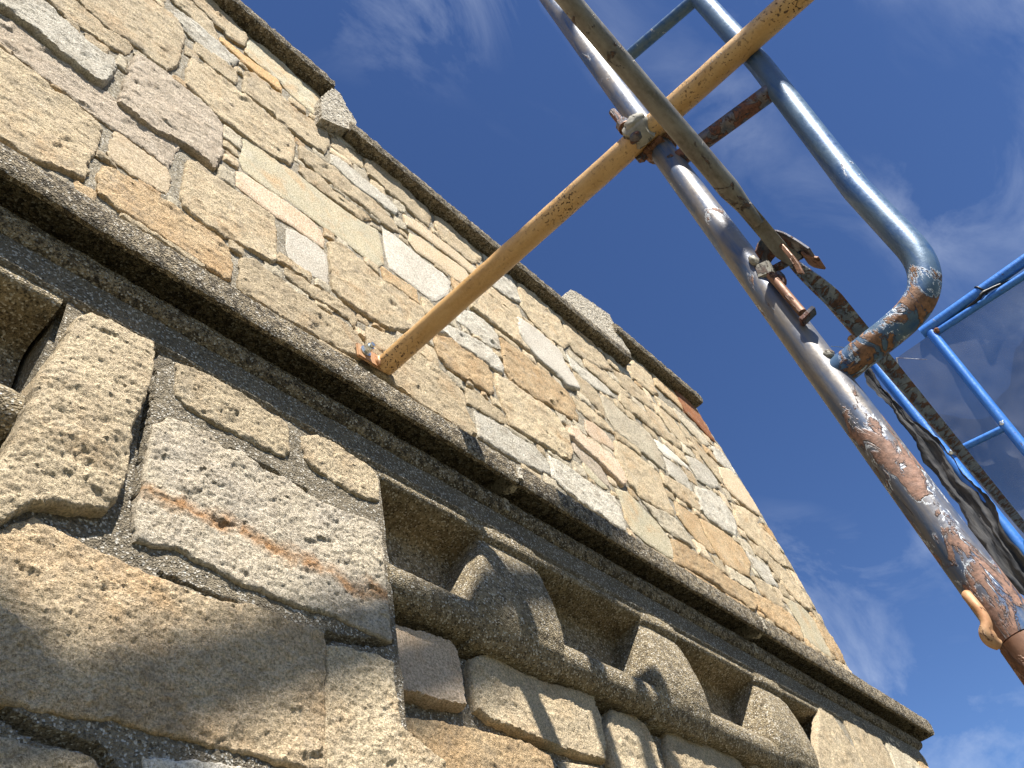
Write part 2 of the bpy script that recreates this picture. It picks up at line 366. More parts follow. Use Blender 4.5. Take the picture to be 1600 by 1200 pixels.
def facet(x, z, seed, sc):
    """broken rock: tilted planes, one per voronoi cell, meeting in short slopes"""
    dd, pp = noise.voronoi(Vector((x * sc, seed * 1.7, z * sc * 1.6)))
    h = []
    for p in pp[:2]:
        gx = noise.noise(p * 5.31 + Vector((9.1, 0, 0))); gz = noise.noise(p * 4.73 + Vector((0, 3.3, 0))); g0 = noise.noise(p * 3.97)
        h.append(0.30 * (gx * (x - p.x / sc) + gz * (z - p.z / (sc * 1.6))) + 0.030 * g0 / sc)
    t = min(1.0, (dd[1] - dd[0]) / 0.16); t = t * t * (3 - 2 * t)
    return h[0] * (0.5 + 0.5 * t) + h[1] * (0.5 - 0.5 * t)
STONES = []
def stone(poly, mat, prot, y0, res, seed, rough=1.0, wobble=0.0018, bulge=None, grow=0.0):
    """one squared rubble stone: outline in wall coordinates (x, z), rock face standing prot proud of y0"""
    poly = poly_clean(poly); n = len(poly); near = y0 < -0.001 and res < 0.0036
    area = sum(poly[i][0] * poly[(i + 1) % n][1] - poly[(i + 1) % n][0] * poly[i][1] for i in range(n))
    if area < 0: poly = poly[::-1]
    if grow:
        q = []
        for i in range(n):
            p0, p1, p2 = poly[i - 1], poly[i], poly[(i + 1) % n]
            e1 = Vector((p1[0] - p0[0], p1[1] - p0[1])).normalized(); e2 = Vector((p2[0] - p1[0], p2[1] - p1[1])).normalized()
            nn = Vector((e1.y + e2.y, -e1.x - e2.x)); k = nn.length
            nn = nn / k if k > 0.2 else Vector((e1.y, -e1.x))
            g_ = grow * min(1.8, 1.0 / max(0.5, k / 2))
            q.append((p1[0] + nn.x * g_ * 0.7, p1[1] + nn.y * g_))
        poly = q
    out = []
    for i in range(n):
        a, b_ = poly[i], poly[(i + 1) % n]
        d = math.hypot(b_[0] - a[0], b_[1] - a[1]); k = max(1, int(d / (res * 1.3)))
        for j in range(k):
            t = j / k; x = a[0] + (b_[0] - a[0]) * t; z = a[1] + (b_[1] - a[1]) * t
            w = wobble
            x += w * (noise.noise(Vector((x * 60, seed, z * 60))) + 0.7 * noise.noise(Vector((x * 210, seed + 9, z * 210)))) * 1.3
            z += w * (noise.noise(Vector((x * 60, seed + 20, z * 60))) + 0.7 * noise.noise(Vector((x * 210, seed + 29, z * 210)))) * 1.3
            out.append((x, z))
    O = np.array(out); m_ = len(O)
    rng = np.random.RandomState(int(seed * 13) % 100000)
    x0_, z0_ = O.min(0); x1_, z1_ = O.max(0)
    gx, gz = np.meshgrid(np.arange(x0_, x1_, res), np.arange(z0_, z1_, res * 0.87))
    gx[1::2] += res / 2
    G = np.stack([gx.ravel(), gz.ravel()], 1) + rng.uniform(-.25, .25, (gx.size, 2)) * res
    A = O; B = np.roll(O, -1, 0)
    inside = np.zeros(len(G), bool); dist = np.full(len(G), 1e9)
    for i in range(m_):
        ax, az = A[i]; bx, bz = B[i]
        c = ((az > G[:, 1]) != (bz > G[:, 1]))
        with np.errstate(divide='ignore', invalid='ignore'):
            xi = (bx - ax) * (G[:, 1] - az) / (bz - az + 1e-12) + ax
        inside ^= c & (G[:, 0] < xi)
        dx, dz = bx - ax, bz - az; l2 = dx * dx + dz * dz + 1e-12
        t = np.clip(((G[:, 0] - ax) * dx + (G[:, 1] - az) * dz) / l2, 0, 1)
        dist = np.minimum(dist, np.hypot(G[:, 0] - ax - t * dx, G[:, 1] - az - t * dz))
    keep = inside & (dist > res * 0.45)
    G = G[keep]; dist = dist[keep]
    allv = [Vector((p[0], p[1])) for p in O] + [Vector((p[0], p[1])) for p in G]
    r = delaunay_2d_cdt(allv, [], [list(range(m_))], 1, 1e-7)
    v2, faces, orig = r[0], r[2], r[3]
    D = {}
    for i, d in enumerate(dist): D[m_ + i] = d
    edge = 0.0034 if rough > 0.5 else 0.0025
    vs_ = []; bnd = {}
    cx, cz = O.mean(0); SX = max(x1_ - x0_, z1_ - z0_) * 0.6 + 0.02
    tx, tz = rng.uniform(-1, 1, 2) * (0.22 if rough > .5 else .08); fs1 = 26 if not near else 20
    for i, v in enumerate(v2):
        src = orig[i][0] if orig[i] else -1
        d = D.get(src, 0.0)
        x, z = v.x, v.y
        e = min(1.0, d / edge); e = 0.60 + 0.40 * (1 - (1 - e) ** 2)
        big = fbm(x * 9, seed, z * 14, 2)
        wx = x + 0.012 * noise.noise(Vector((x * 40, seed, z * 40))); wz = z + 0.009 * noise.noise(Vector((x * 40, seed + 5, z * 55)))
        f1 = facet(wx, wz, seed, fs1); f2 = facet(wx, wz, seed + 50, fs1 * 2.7)
        fine = fbm(x * 170, seed + 7, z * 190, 3)
        h = prot * e * (1.0 + 0.22 * rough * big + tx * (x - cx) / SX + tz * (z - cz) / SX)
        h += rough * ((0.62 if near else 0.85) * f1 + 0.07 * f2 + (0.0020 if near else 0.0014) * fine + 0.0011 * fbm(x * 60, seed + 31, z * 110, 3)) * min(1, 0.35 + d / 0.008)
        h = max(h, 0.0015)
        if bulge:
            for (bx_, bz_, br, ba) in bulge:
                dd = math.hypot(x - bx_, (z - bz_)) / br
                if dd < 1: h += ba * (1 - dd * dd) ** 1.5
        vs_.append((x, y0 - h, z))
    fs = []
    for f in faces:
        p, q, s = [Vector((v2[k].x, v2[k].y)) for k in f[:3]]
        if (q - p).cross(s - p) < 0: f = f[::-1]
        fs.append(tuple(f))
    # skirt back into the mortar
    ecount = {}
    for f in fs:
        for a, b_ in zip(f, f[1:] + f[:1]): ecount[(a, b_)] = 1
    rim = [(a, b_) for (a, b_) in ecount if (b_, a) not in ecount]
    bk = {}
    for a, b_ in rim:
        for k in (a, b_):
            if k not in bk:
                bk[k] = len(vs_); vs_.append((vs_[k][0], y0 + 0.012, vs_[k][2]))
    for a, b_ in rim: fs.append((b_, a, bk[a], bk[b_]))
    me = mesh_of("stone", vs_, fs)
    o = part("stone", me, mat, smooth=True)
    try: me.set_sharp_from_angle(angle=math.radians(48))
    except Exception: pass
    STONES.append(o)
    return o

# outlines of the stones one can tell apart, as seen on the wall (picture points thrown onto the wall plane)
# code: material, projection in mm, roughness, points
UP = """
w 24 1 0,0 72,0 120,45 150,75 178,90 181,106 170,124 158,128 140,115 95,80 62,50 30,26 0,10
p 8 1 0,28 30,38 66,69 108,100 146,131 182,157 212,180 249,206 270,216 279,228 272,240 262,262 240,242 215,222 180,202 146,178 112,150 71,120 26,84 0,62
c 15 1 0,75 21,90 62,118 85,143 112,154 144,181 160,198 155,219 149,238 136,250 138,266 131,277 86,259 50,245 20,227 0,211
c 11 1 80,0 118,0 140,20 170,45 203,66 208,74 196,82 175,73 160,62 128,42 104,24
c 17 1 126,0 236,0 252,10 269,20 284,40 290,56 284,78 276,102 262,107 240,92 222,74 204,62 170,41 145,18
p 24 1 214,84 236,95 259,112 296,143 330,172 348,195 347,215 350,238 338,258 318,243 290,222 272,213 252,205 225,188 205,170 189,156 195,145 201,120 208,100
w 13 1 278,13 306,34 325,52 340,64 362,84 373,93 370,98 360,100 344,90 331,84 317,72 297,53 272,25 269,20
c 10 1 276,0 294,0 312,14 331,34 341,54 337,62 325,51 306,33 287,16
c 15 1 302,0 338,0 356,24 380,48 387,58 383,70 374,66 360,57 352,46 331,30 314,12
o 14 0 347,58 357,66 381,85 409,106 434,124 441,135 440,142 419,126 381,97 359,76 346,64
s 9 .7 389,61 409,70 434,91 466,122 481,135 499,150 499,178 492,177 466,156 447,137 439,127 419,111 392,88 384,80
c 14 1 385,111 400,115 422,134 441,148 455,162 472,178 496,190 512,206 515,226 506,238 490,228 473,216 460,206 437,187 411,164 383,142 382,125
c 12 1 308,66 317,69 334,83 355,98 369,112 372,122 370,130 355,122 334,105 321,91 305,79
c 16 1 301,90 325,105 355,127 381,148 409,171 437,192 459,212 462,228 459,245 456,255 431,243 391,216 377,205 347,182 331,168 306,143 293,127 296,108
s 6 0 382,213 391,218 412,233 436,255 462,270 492,293 513,310 537,328 566,347 590,360 594,374 597,389 599,411 590,415 566,398 534,371 511,358 470,327 453,314 425,298 397,277 382,266 375,251 379,240
P 7 0 371,268 380,270 410,291 447,315 485,343 500,358 506,374 505,385 481,368 455,350 434,338 406,317 384,300 371,289
c 13 1 295,250 308,252 325,264 340,277 370,298 400,317 430,339 432,365 432,404 424,409 400,392 375,377 352,367 330,353 308,337 289,321 286,305 290,275
y 8 .4 182,207 205,222 231,242 263,265 266,276 265,293 258,301 231,285 205,270 173,246 172,236 177,219
b 12 1 167,259 184,268 216,285 250,308 287,332 325,358 342,370 357,388 362,402 363,425 361,434 349,430 311,404 262,374 225,348 187,325 158,300 156,277 161,263
g 6 0 449,358 462,362 481,373 500,388 509,398 511,416 511,441 491,430 455,407 449,390
c 18 1 517,377 530,379 556,397 571,413 592,433 621,451 644,469 662,482 664,496 652,512 645,515 612,511 584,496 560,481 535,463 524,448 520,410
c 16 1 380,403 401,405 412,418 444,439 470,460 489,470 506,486 530,497 552,516 570,536 572,548 562,556 537,546 509,528 472,509 440,494 412,473 391,460 378,448 379,425
c 12 1 449,420 470,433 504,454 528,467 552,488 558,499 554,507 545,496 519,479 481,455 462,442 448,428
c 16 1 577,510 598,517 625,531 645,545 690,578 716,603 727,621 727,640 741,664 744,676 735,680 709,662 675,639 640,617 612,596 590,578 576,555 576,530
g 8 .2 599,357 616,367 634,382 662,406 692,427 704,440 700,458 681,468 674,467 644,444 610,418 604,394
y 10 .2 642,365 659,372 681,389 709,408 728,422 736,434 728,444 713,437 691,417 653,393 640,376
y 12 .2 632,335 655,348 691,376 719,398 736,413 750,426 742,430 730,420 709,403 681,382 655,362 636,350
c 13 1 681,338 700,346 719,367 737,382 754,398 751,407 737,410 719,395 692,373 682,354
c 17 1 571,248 594,257 622,283 650,309 668,325 675,338 671,351 653,338 631,318 603,293 577,271
w 17 .5 519,240 530,246 556,267 584,291 612,313 623,328 619,333 609,327 584,309 556,290 534,269 519,253
c 9 1 519,215 532,221 552,237 567,252 565,261 548,252 530,238 520,227
w 5 .5 512,198 526,201 548,217 561,233 552,233 530,218
c 15 1 470,227 492,240 509,253 526,261 537,276 566,298 584,312 603,330 616,345 625,360 612,358 584,335 562,316 537,299 500,271 471,246
c 12 1 472,259 500,274 519,295 547,315 575,336 580,341 566,341 537,320 509,299 481,281 470,268
b 16 1 681,522 703,529 731,550 761,570 769,585 773,611 768,613 750,604 722,587 701,570 688,554 682,537
c 10 1 729,606 746,612 769,632 784,643 795,661 787,658 763,647 742,634 731,628
w 13 .5 744,643 785,665 812,684 837,699 858,722 861,739 845,735 812,718 775,698 750,680
c 15 1 776,583 799,597 825,615 857,636 870,649 888,676 897,703 893,714 881,713 853,695 817,675 800,662 787,631 778,603
b 15 1 783,529 806,544 834,567 862,589 888,613 899,631 904,654 896,652 887,649 862,632 825,610 799,591 791,575 787,549
w 16 1 684,510 694,503 731,522 765,542 778,557 789,574 786,581 774,575 750,558 722,539 688,517
w 9 1 716,482 740,488 762,505 778,525 783,544 768,540 742,522 716,500
c 17 1 735,463 760,456 790,479 812,501 832,531 842,555 815,538 785,515 762,496 738,478
g 22 .2 811,495 828,506 847,521 875,547 884,566 903,596 907,607 888,601 881,592 871,583 843,560 824,538 811,516
w 12 1 782,423 799,432 811,459 816,473 803,468 775,450 766,440
c 14 1 810,442 822,449 847,470 867,489 879,508 891,538 880,543 862,529 835,504 815,477
c 14 1 882,505 912,527 935,546 948,562 958,578 945,575 925,567 900,551 889,534
w 11 .6 887,555 906,572 925,585 944,600 955,611 961,619 954,616 932,606 912,591 893,572
c 12 1 897,581 914,594 932,611 940,626 944,638 946,653 931,632 912,616 903,604
c 13 1 912,558 934,573 953,588 981,613 986,621 974,619 957,608 934,587 916,572
c 12 1 960,579 981,588 1006,611 1019,632 1023,639 1011,632 991,619 970,600
c 15 1 981,572 990,562 1006,572 1019,587 1024,607 1029,616 1019,613 1000,598 989,590
b 13 .6 1021,585 1037,600 1055,613 1063,625 1068,639 1054,625 1037,612 1026,601
r 15 .1 1056,609 1071,620 1090,641 1103,662 1118,689 1111,684 1092,663 1073,643 1062,625
c 12 .6 1025,630 1039,643 1054,656 1071,682 1081,699 1067,691 1049,674 1034,651
C 12 .5 1054,637 1075,656 1097,678 1111,695 1099,693 1079,673 1060,651
c 18 1 970,615 989,626 1006,641 1028,660 1049,678 1066,694 1065,701 1047,688 1022,670 1000,651 981,638 970,625
C 14 .6 940,615 955,626 970,641 981,652 1000,663 1019,682 1028,701 1040,730 1038,735 1019,718 996,697 972,680 961,669 951,650 944,632
P 9 .1 915,656 929,662 947,677 957,690 960,702 944,693 929,686 916,671
c 11 1 896,620 914,630 934,648 951,662 960,676 947,669 925,656 906,641
P 24 .4 890,665 901,667 914,680 931,692 955,710 966,720 977,738 980,752 975,756 955,737 931,713 906,692 894,678
p 9 .5 896,684 916,702 934,723 950,747 954,763 940,751 916,726 899,704
c 13 .8 962,688 981,697 1004,716 1030,738 1037,757 1044,776 1055,804 1049,804 1030,793 1000,774 985,755 974,733 963,711
g 11 .4 1024,686 1041,697 1060,714 1075,729 1081,736 1066,725 1041,712 1030,700
w 12 .9 1039,714 1060,729 1073,742 1081,763 1083,770 1064,755 1047,740
c 12 .6 1082,682 1103,707 1127,731 1141,751 1129,755 1109,729 1090,703
w 13 .9 1113,697 1128,705 1146,730 1155,748 1140,734 1122,720
w 13 1 859,712 878,722 897,735 916,750 944,767 961,776 970,791 978,816 978,827 962,819 940,802 925,793 897,774 878,757 865,744
s 7 .2 912,720 931,727 947,744 956,765 940,759 921,743 913,732
s 9 .1 962,763 981,770 994,782 1009,798 1028,817 1045,840 1053,859 1053,872 1037,864 1009,845 989,828 979,811 972,784
C 13 1 1006,783 1028,795 1055,807 1073,831 1088,855 1075,849 1051,834 1034,819 1019,800
b 15 1 1052,842 1071,851 1094,868 1116,881 1130,895 1155,913 1181,930 1184,946 1180,953 1162,939 1134,922 1114,907 1078,886 1056,877
c 15 1 1034,738 1056,752 1084,767 1093,781 1095,798 1079,789 1056,772 1039,754
b 10 .5 1055,783 1071,795 1091,808 1102,837 1118,862 1111,862 1090,843 1071,821 1060,805
b 12 .6 1095,810 1112,819 1144,840 1162,858 1173,880 1171,898 1155,892 1134,881 1117,858 1104,834
w 14 .9 1088,759 1112,767 1125,776 1140,795 1148,809 1152,824 1151,837 1134,828 1112,813 1097,796 1091,778
w 13 .9 1073,712 1091,718 1106,731 1120,749 1124,761 1112,761 1091,748 1080,729
y 17 .1 1122,729 1140,733 1155,748 1170,770 1181,787 1190,805 1177,798 1155,781 1140,766 1129,748
c 15 .9 1148,797 1162,802 1181,815 1200,832 1209,843 1224,870 1232,886 1219,879 1196,858 1172,838 1155,819
c 10 1 1142,786 1162,793 1186,809 1183,817 1166,806 1148,797
c 13 .9 1171,845 1192,857 1209,875 1222,885 1237,903 1252,922 1238,918 1216,902 1200,878 1181,864
w 11 .9 1167,862 1185,875 1200,885 1209,903 1217,915 1200,911 1181,888
c 13 .9 1216,884 1232,894 1245,909 1263,938 1271,956 1256,946 1237,928 1222,911
c 11 .9 1178,900 1192,907 1211,920 1224,943 1230,954 1209,941 1192,928
b 13 .9 1180,926 1200,937 1219,948 1234,958 1249,977 1256,998 1247,996 1219,977 1196,960 1184,948
s 8 .1 1225,933 1237,939 1254,948 1271,967 1281,982 1291,1007 1308,1028 1299,1028 1275,1010 1260,997 1251,976 1236,952
b 15 .8 1273,965 1286,975 1299,993 1312,1014 1321,1033 1312,1031 1299,1016 1286,991
"""
def parse(txt, y0, res_k, extend):
    for ln in txt.strip().splitlines():
        t = ln.split(); mat, pr, ro = t[0], float(t[1]) / 1000, float(t[2])
        px = [tuple(float(q) for q in s.split(',')) for s in t[3:]]
        if extend:
            q = []
            for (x, y) in px:
                if x == 0 and y == 0: q += [(-60, -6), (-60, -40), (0, -40)]
                elif x == 0: q.append((-60, y - 42))
                elif y == 0: q.append((x - 34, -30))
                else: q.append((x, y))
            px = q
        pts = [at_y(x, y, y0 - 0.6 * pr) for (x, y) in px]
        c = np.mean(pts, 0); dp = depth(c)
        yield mat, pr, ro, [(p[0], p[2]) for p in pts], max(0.0026, dp * 0.0026 * res_k), c
sd = 1.0; UPPER_OUTLINES = []
for mat, pr, ro, pts, res, c in parse(UP, 0.0, 1.0, True):
    sd += 3.7; UPPER_OUTLINES.append(pts)
    stone(pts, M[mat], max(pr * 0.62, 0.004), 0.0, res, sd, ro, 0.0030 if ro > .3 else 0.0014, None, 0.0042)

M['L2'] = stone_mat('white_sandstone_with_rust_band', (0.68, 0.59, 0.45), (0.60, 0.53, 0.43), stain_amt=0.1, stripe=(0.46, 0.715, -0.02, 0.018), gran=True)
M['L5'] = stone_mat('big_buff_sandstone', (0.67, 0.53, 0.35), (0.58, 0.44, 0.28), stain_amt=0.4, gran=True)
M['n'] = stone_mat('near_cream_sandstone', (0.67, 0.55, 0.375), (0.58, 0.47, 0.32), stain_amt=0.3, gran=True)
LOW = """
n 40 1 130,487 150,485 190,505 225,522 247,532 244,560 238,590 230,612 218,640 208,665 206,700 206,730 196,762 176,787 150,786 112,782 60,776 30,792 0,812 -60,850 -60,790 0,722 25,688 42,650 52,620 62,585 95,545 118,505
L2 22 1 270,646 300,656 340,676 355,696 385,701 420,731 450,741 470,756 500,776 530,790 575,806 597,816 603,840 607,880 611,940 618,998 600,991 560,974 520,955 480,944 440,929 400,914 350,889 310,869 280,850 240,845 216,838 219,800 229,760 238,700 244,662
n 14 1 280,563 310,576 345,591 380,611 410,631 440,649 455,661 457,700 450,709 420,699 380,679 340,659 300,634 280,614
n 15 1 477,679 500,676 530,691 560,711 585,728 597,746 597,779 580,777 550,764 520,744 495,729 480,711
L5 26 1 60,803 100,826 150,851 190,866 230,889 290,913 350,936 400,941 450,961 500,979 513,986 514,1060 514,1202 470,1192 394,1172 319,1153 281,1146 225,1129 197,1118 140,1114 94,1105 56,1101 37,1091 0,1090 -60,1078 -60,860 0,826
n 20 1 518,1006 545,1004 565,1013 590,1016 621,1031 627,1080 632,1130 660,1152 700,1185 720,1225 640,1240 560,1245 522,1240 517,1210 517,1100
n 14 1 -60,1136 0,1143 37,1154 70,1164 112,1167 146,1180 160,1201 150,1235 -60,1230
g 12 .5 230,1181 300,1186 380,1196 480,1216 480,1250 225,1250
n 16 .9 1283,1099 1294,1101 1308,1123 1325,1149 1342,1172 1354,1200 1362,1232 1290,1235 1279,1170
n 14 .7 1317,1118 1333,1120 1354,1127 1375,1149 1387,1172 1400,1195 1410,1228 1368,1230 1350,1187 1335,1152
C 14 .7 1379,1146 1398,1153 1417,1163 1429,1180 1443,1200 1450,1228 1412,1228 1393,1176
b 14 .7 1421,1169 1439,1174 1449,1186 1455,1200 1465,1228 1454,1228 1437,1190
"""
for mat, pr, ro, pts, res, c in parse(LOW.replace(' 22 1 ', ' 18 1 ').replace(' 26 1 ', ' 18 1 '), -0.054, 0.9, False):
    sd += 3.7
    bl = None
    pr = max(0.007, pr * 0.42)
    if pr > 0.0165: pr = 0.014; bl = [(0.30, 0.86, 0.16, 0.016), (0.24, 0.72, 0.14, 0.012)]
    stone(pts, M[mat], pr, -0.052, res, sd, ro, 0.002, bl, 0.0015)
MID = """
P 24 .3 600,976 660,991 700,1005 712,1021 719,1070 724,1104 700,1102 660,1091 600,1079
n 18 .8 735,1031 760,1022 800,1046 850,1066 900,1081 924,1091 934,1120 944,1165 943,1189 900,1179 860,1164 810,1144 770,1127 745,1109 734,1075
b 16 .8 620,1118 670,1126 700,1134 740,1141 780,1151 830,1166 855,1186 862,1201 862,1235 700,1235 620,1200
n 16 1 955,1111 990,1116 1010,1136 1025,1166 1035,1201 1032,1235 962,1225 951,1190 942,1150
n 14 .9 1040,1141 1080,1151 1120,1166 1150,1186 1170,1211 1176,1240 1100,1235 1050,1212 1040,1180
n 14 .9 1165,1176 1200,1186 1225,1200 1245,1235 1190,1240 1175,1205
n 14 .9 878,1191 935,1202 945,1240 875,1240
"""
for mat, pr, ro, pts, res, c in parse(MID, -0.006, 0.95, False):
    sd += 3.7
    stone(pts, M[mat], pr * .9, -0.006, res, sd, ro, 0.002, None, 0.002)

# small packing stones in what gaps are left on the upper face
def pack(x0, x1, z0, z1, cell=0.004):
    global sd
    nx, nz = int((x1 - x0) / cell), int((z1 - z0) / cell)
    occ = np.zeros((nz, nx), bool)
    X = x0 + (np.arange(nx) + .5) * cell
    for poly in UPPER_OUTLINES:
        P = np.array(poly); lo = P.min(0); hi = P.max(0)
        j0, j1 = max(0, int((lo[1] - z0) / cell)), min(nz, int((hi[1] - z0) / cell) + 2)
        for j in range(j0, j1):
            z = z0 + (j + .5) * cell; c = np.zeros(nx, bool)
            for a, b_ in zip(P, np.roll(P, -1, 0)):
                if (a[1] > z) != (b_[1] > z): c ^= X < (b_[0] - a[0]) * (z - a[1]) / (b_[1] - a[1]) + a[0]
            occ[j] |= c
    for j in range(nz):
        z = z0 + (j + .5) * cell
        occ[j] |= X > corner_x(z) - 0.004
    lim = [to_px((X[0], 0, z0))]
    rg = random.Random(11)
    for _ in range(420):
        d = np.zeros((nz, nx), int); free = ~occ
        # square clearance by dynamic programming
        acc = free.astype(int); cur = free.copy(); k = 0
        while cur.any() and k < 12:
            d[cur] = k + 1; k += 1
            nxt = cur.copy(); nxt[1:] &= cur[:-1]; nxt[:-1] &= cur[1:]; nxt[:, 1:] &= cur[:, :-1]; nxt[:, :-1] &= cur[:, 1:]
            nxt[0] = nxt[-1] = False; nxt[:, 0] = nxt[:, -1] = False; cur = nxt
        j, i = np.unravel_index(d.argmax(), d.shape)
        if d[j, i] < 4: break
        a, b_, c, e = i, i, j, j
        grow_ = [True] * 4
        while any(grow_):
            if grow_[0]:
                if a > 0 and free[c:e + 1, a - 1].all() and (b_ - a) * cell < 0.17: a -= 1
                else: grow_[0] = False
            if grow_[1]:
                if b_ < nx - 1 and free[c:e + 1, b_ + 1].all() and (b_ - a) * cell < 0.17: b_ += 1
                else: grow_[1] = False
            if grow_[2]:
                if c > 0 and free[c - 1, a:b_ + 1].all() and (e - c) * cell < 0.075: c -= 1
                else: grow_[2] = False
            if grow_[3]:
                if e < nz - 1 and free[e + 1, a:b_ + 1].all() and (e - c) * cell < 0.075: e += 1
                else: grow_[3] = False
        occ[c:e + 1, a:b_ + 1] = True
        xa, xb, za, zb = X[a], X[b_], z0 + (c + .5) * cell, z0 + (e + .5) * cell
        if xb - xa < 0.03 or zb - za < 0.018: continue
        u = lambda: rg.uniform(0.001, 0.006)
        p = [(xa + u(), za + u()), (xb - u(), za + u()), (xb - u(), (za + zb) / 2), (xb - u() * 1.5, zb - u()), (xa + u() * 1.5, zb - u())]
        dp = depth((xa, 0, za)); sd += 3.7
        stone(p, M[rg.choice('cccCCby')], rg.uniform(.005, .010), 0.0, max(0.0035, dp * .003), sd, 0.8, 0.003)

# stones of the same wall just outside the picture
rnd = random.Random(5)
def filler(x0, x1, z0, z1, y0, ok, xr=None, mats='ccccCbgpyw'):
    global sd
    z = z0
    while z < z1 - 0.04:
        h = min(rnd.uniform(0.07, 0.14), z1 - z)
        x = x0 + rnd.uniform(0, 0.05); xe = xr(z) if xr else x1
        while x < xe - 0.05:
            w = min(rnd.uniform(0.13, 0.34), xe - x)
            g = 0.008
            p = [(x + g, z + g + rnd.uniform(0, .006)), (x + w - g, z + g + rnd.uniform(0, .006)), (x + w - g - rnd.uniform(0, .012), z + h - g), (x + g + rnd.uniform(0, .012), z + h - g)]
            if ok(p, y0):
                sd += 3.7
                if y0 == 0.0: UPPER_OUTLINES.append(p)
                stone(p, M[rnd.choice(mats)], rnd.uniform(.009, .018), y0, 0.013, sd, 0.8, 0.003)
            x += w
        z += h
def left_of(p, y0):
    for (x, z) in p:
        q = np.array([x, y0, z]) - CAM; c = R.T @ q
        if c[2] < 0.15: continue
        u, v = 800 + FPX * c[0] / c[2], 600 + FPX * c[1] / c[2]
        if u > -66 and v > -42 and v < 1250: return False
    return True
filler(-1.65, 0.7, 1.10, 2.51, 0.0, left_of)
pack(-1.0, 2.9, 1.20, 2.32)
filler(-1.65, 0.20, -0.35, 0.70, -0.006, left_of)
filler(0.22, 0.72, -0.35, 1.0, -0.052, left_of)
filler(0.73, 2.21, -0.35, 0.66, -0.006, left_of)
filler(2.24, 2.95, -0.35, 1.0, -0.052, left_of)

def shown(o):
    P = [to_px(o.data.vertices[k].co) for k in range(0, len(o.data.vertices), max(1, len(o.data.vertices) // 40)) if depth(o.data.vertices[k].co) > 0.2]
    if not P: return 0.0
    P = np.array(P); inside = ((P[:, 0] > 0) & (P[:, 0] < 1600) & (P[:, 1] > 0) & (P[:, 1] < 1200)).mean()
    return inside * (np.ptp(P[:, 0]) * np.ptp(P[:, 1])) + 1e-3
STONES.sort(key=shown, reverse=True)
rest = STONES[295:]; STONES = STONES[:295]
def join_rest():
    mats = []; vs_, fs, mi = [], [], []
    for o in rest:
        mt = o.data.materials[0]
        if mt not in mats: mats.append(mt)
        k = mats.index(mt); b0 = len(vs_)
        vs_ += [tuple(v.co) for v in o.data.vertices]
        for p in o.data.polygons: fs.append(tuple(b0 + q for q in p.vertices)); mi.append(k)
        me_ = o.data; bpy.data.objects.remove(o); bpy.data.meshes.remove(me_)
    me = mesh_of("packing_stones", vs_, fs)
    o = part("packing_stones", me, None, smooth=True)
    for mt in mats: me.materials.append(mt)
    me.polygons.foreach_set("material_index", mi); me.update()
    me.set_sharp_from_angle(angle=math.radians(48))
    tag(o, kind="stuff")
join_rest()

# ---- moulded courses: a profile (y, z) swept along x, with weathered arrises
def sweep(name, prof, x0, x1, resx, amp, seed, mat, close=True, yfun=None, resp=0.004, chip=0.0, mitre=None):
    P = []
    n = len(prof)
    for i in range(n - (0 if close else 1)):
        a, b_ = prof[i], prof[(i + 1) % n]
        d = math.hypot(b_[0] - a[0], b_[1] - a[1]); k = max(1, int(d / resp)) if min(a[0], b_[0]) < 0.02 else 1
        for j in range(k): P.append((a[0] + (b_[0] - a[0]) * j / k, a[1] + (b_[1] - a[1]) * j / k))
    if not close: P.append(prof[-1])
    nx = max(2, int((x1 - x0) / resx)); m_ = len(P); vs_, fs = [], []
    for i in range(nx + 1):
        x = x0 + (x1 - x0) * i / nx
        for (y, z) in P:
            w = fbm(x * 14, seed + y * 14, z * 14, 2) * 0.22 + fbm(x * 95, seed + 4 + y * 95, z * 95, 3) * 0.75
            w -= chip * max(0, fbm(x * 40, seed + 8 + y * 40, z * 40, 2) - 0.15) * 3
            yy = y - amp * w if y < 0.02 else y
            if yfun: yy = yfun(x, yy, z)
            xx = x if mitre is None else x0 + (mitre - y - x0) * i / nx
            vs_.append((xx, yy, z + amp * 0.6 * w))
    for i in range(nx):
        for j in range(m_ if close else m_ - 1):
            a = i * m_ + j; b_ = i * m_ + (j + 1) % m_
            fs.append((a, a + m_, b_ + m_, b_))
    if close: fs += [tuple(range(m_)), tuple(nx * m_ + q for q in range(m_))[::-1]]
    me = mesh_of(name, vs_, fs)
    bm = bmesh.new(); bm.from_mesh(me); bmesh.ops.recalc_face_normals(bm, faces=bm.faces); bm.to_mesh(me); bm.free()
    o = part(name, me, mat, smooth=True)
    me.set_sharp_from_angle(angle=math.radians(50))
    return o

def arc(cy, cz, r, a0, a1, n=12):
    return [(cy + r * math.cos(math.radians(a0 + (a1 - a0) * i / n)), cz + r * math.sin(math.radians(a0 + (a1 - a0) * i / n))) for i in range(n + 1)]
course = [(0.03, 1.135), (-0.004, 1.130), (-0.09, 1.112), (-0.112, 1.107), (-0.1165, 1.101), (-0.1175, 1.080), (-0.1155, 1.060), (-0.112, 1.0535), (-0.105, 1.053),
          (-0.101, 1.072), (-0.078, 1.094), (-0.030, 1.096), (-0.026, 1.066)] + arc(-0.050, 1.037, 0.0237, 75, 275, 14) + [(-0.035, 1.012), (0.03, 1.012)]
joints = [-1.7, -0.55, 0.62 + 0.01, 1.09 + 0.01, 1.09 + 0.985, 3.02]
jx = [at_y(812, 748, -0.115)[0], at_y(1196, 985, -0.115)[0]]
joints = [XL, -0.45, jx[0] - 1.02, jx[0], jx[1], 3.018]
for i in range(len(joints) - 1):
    sweep("string_course_block", course, joints[i] + 0.002, joints[i + 1] - 0.002, 0.0055, 0.0020, 20 + 3 * i, M['course'], chip=0.4, mitre=2.905 if i == len(joints) - 2 else None)
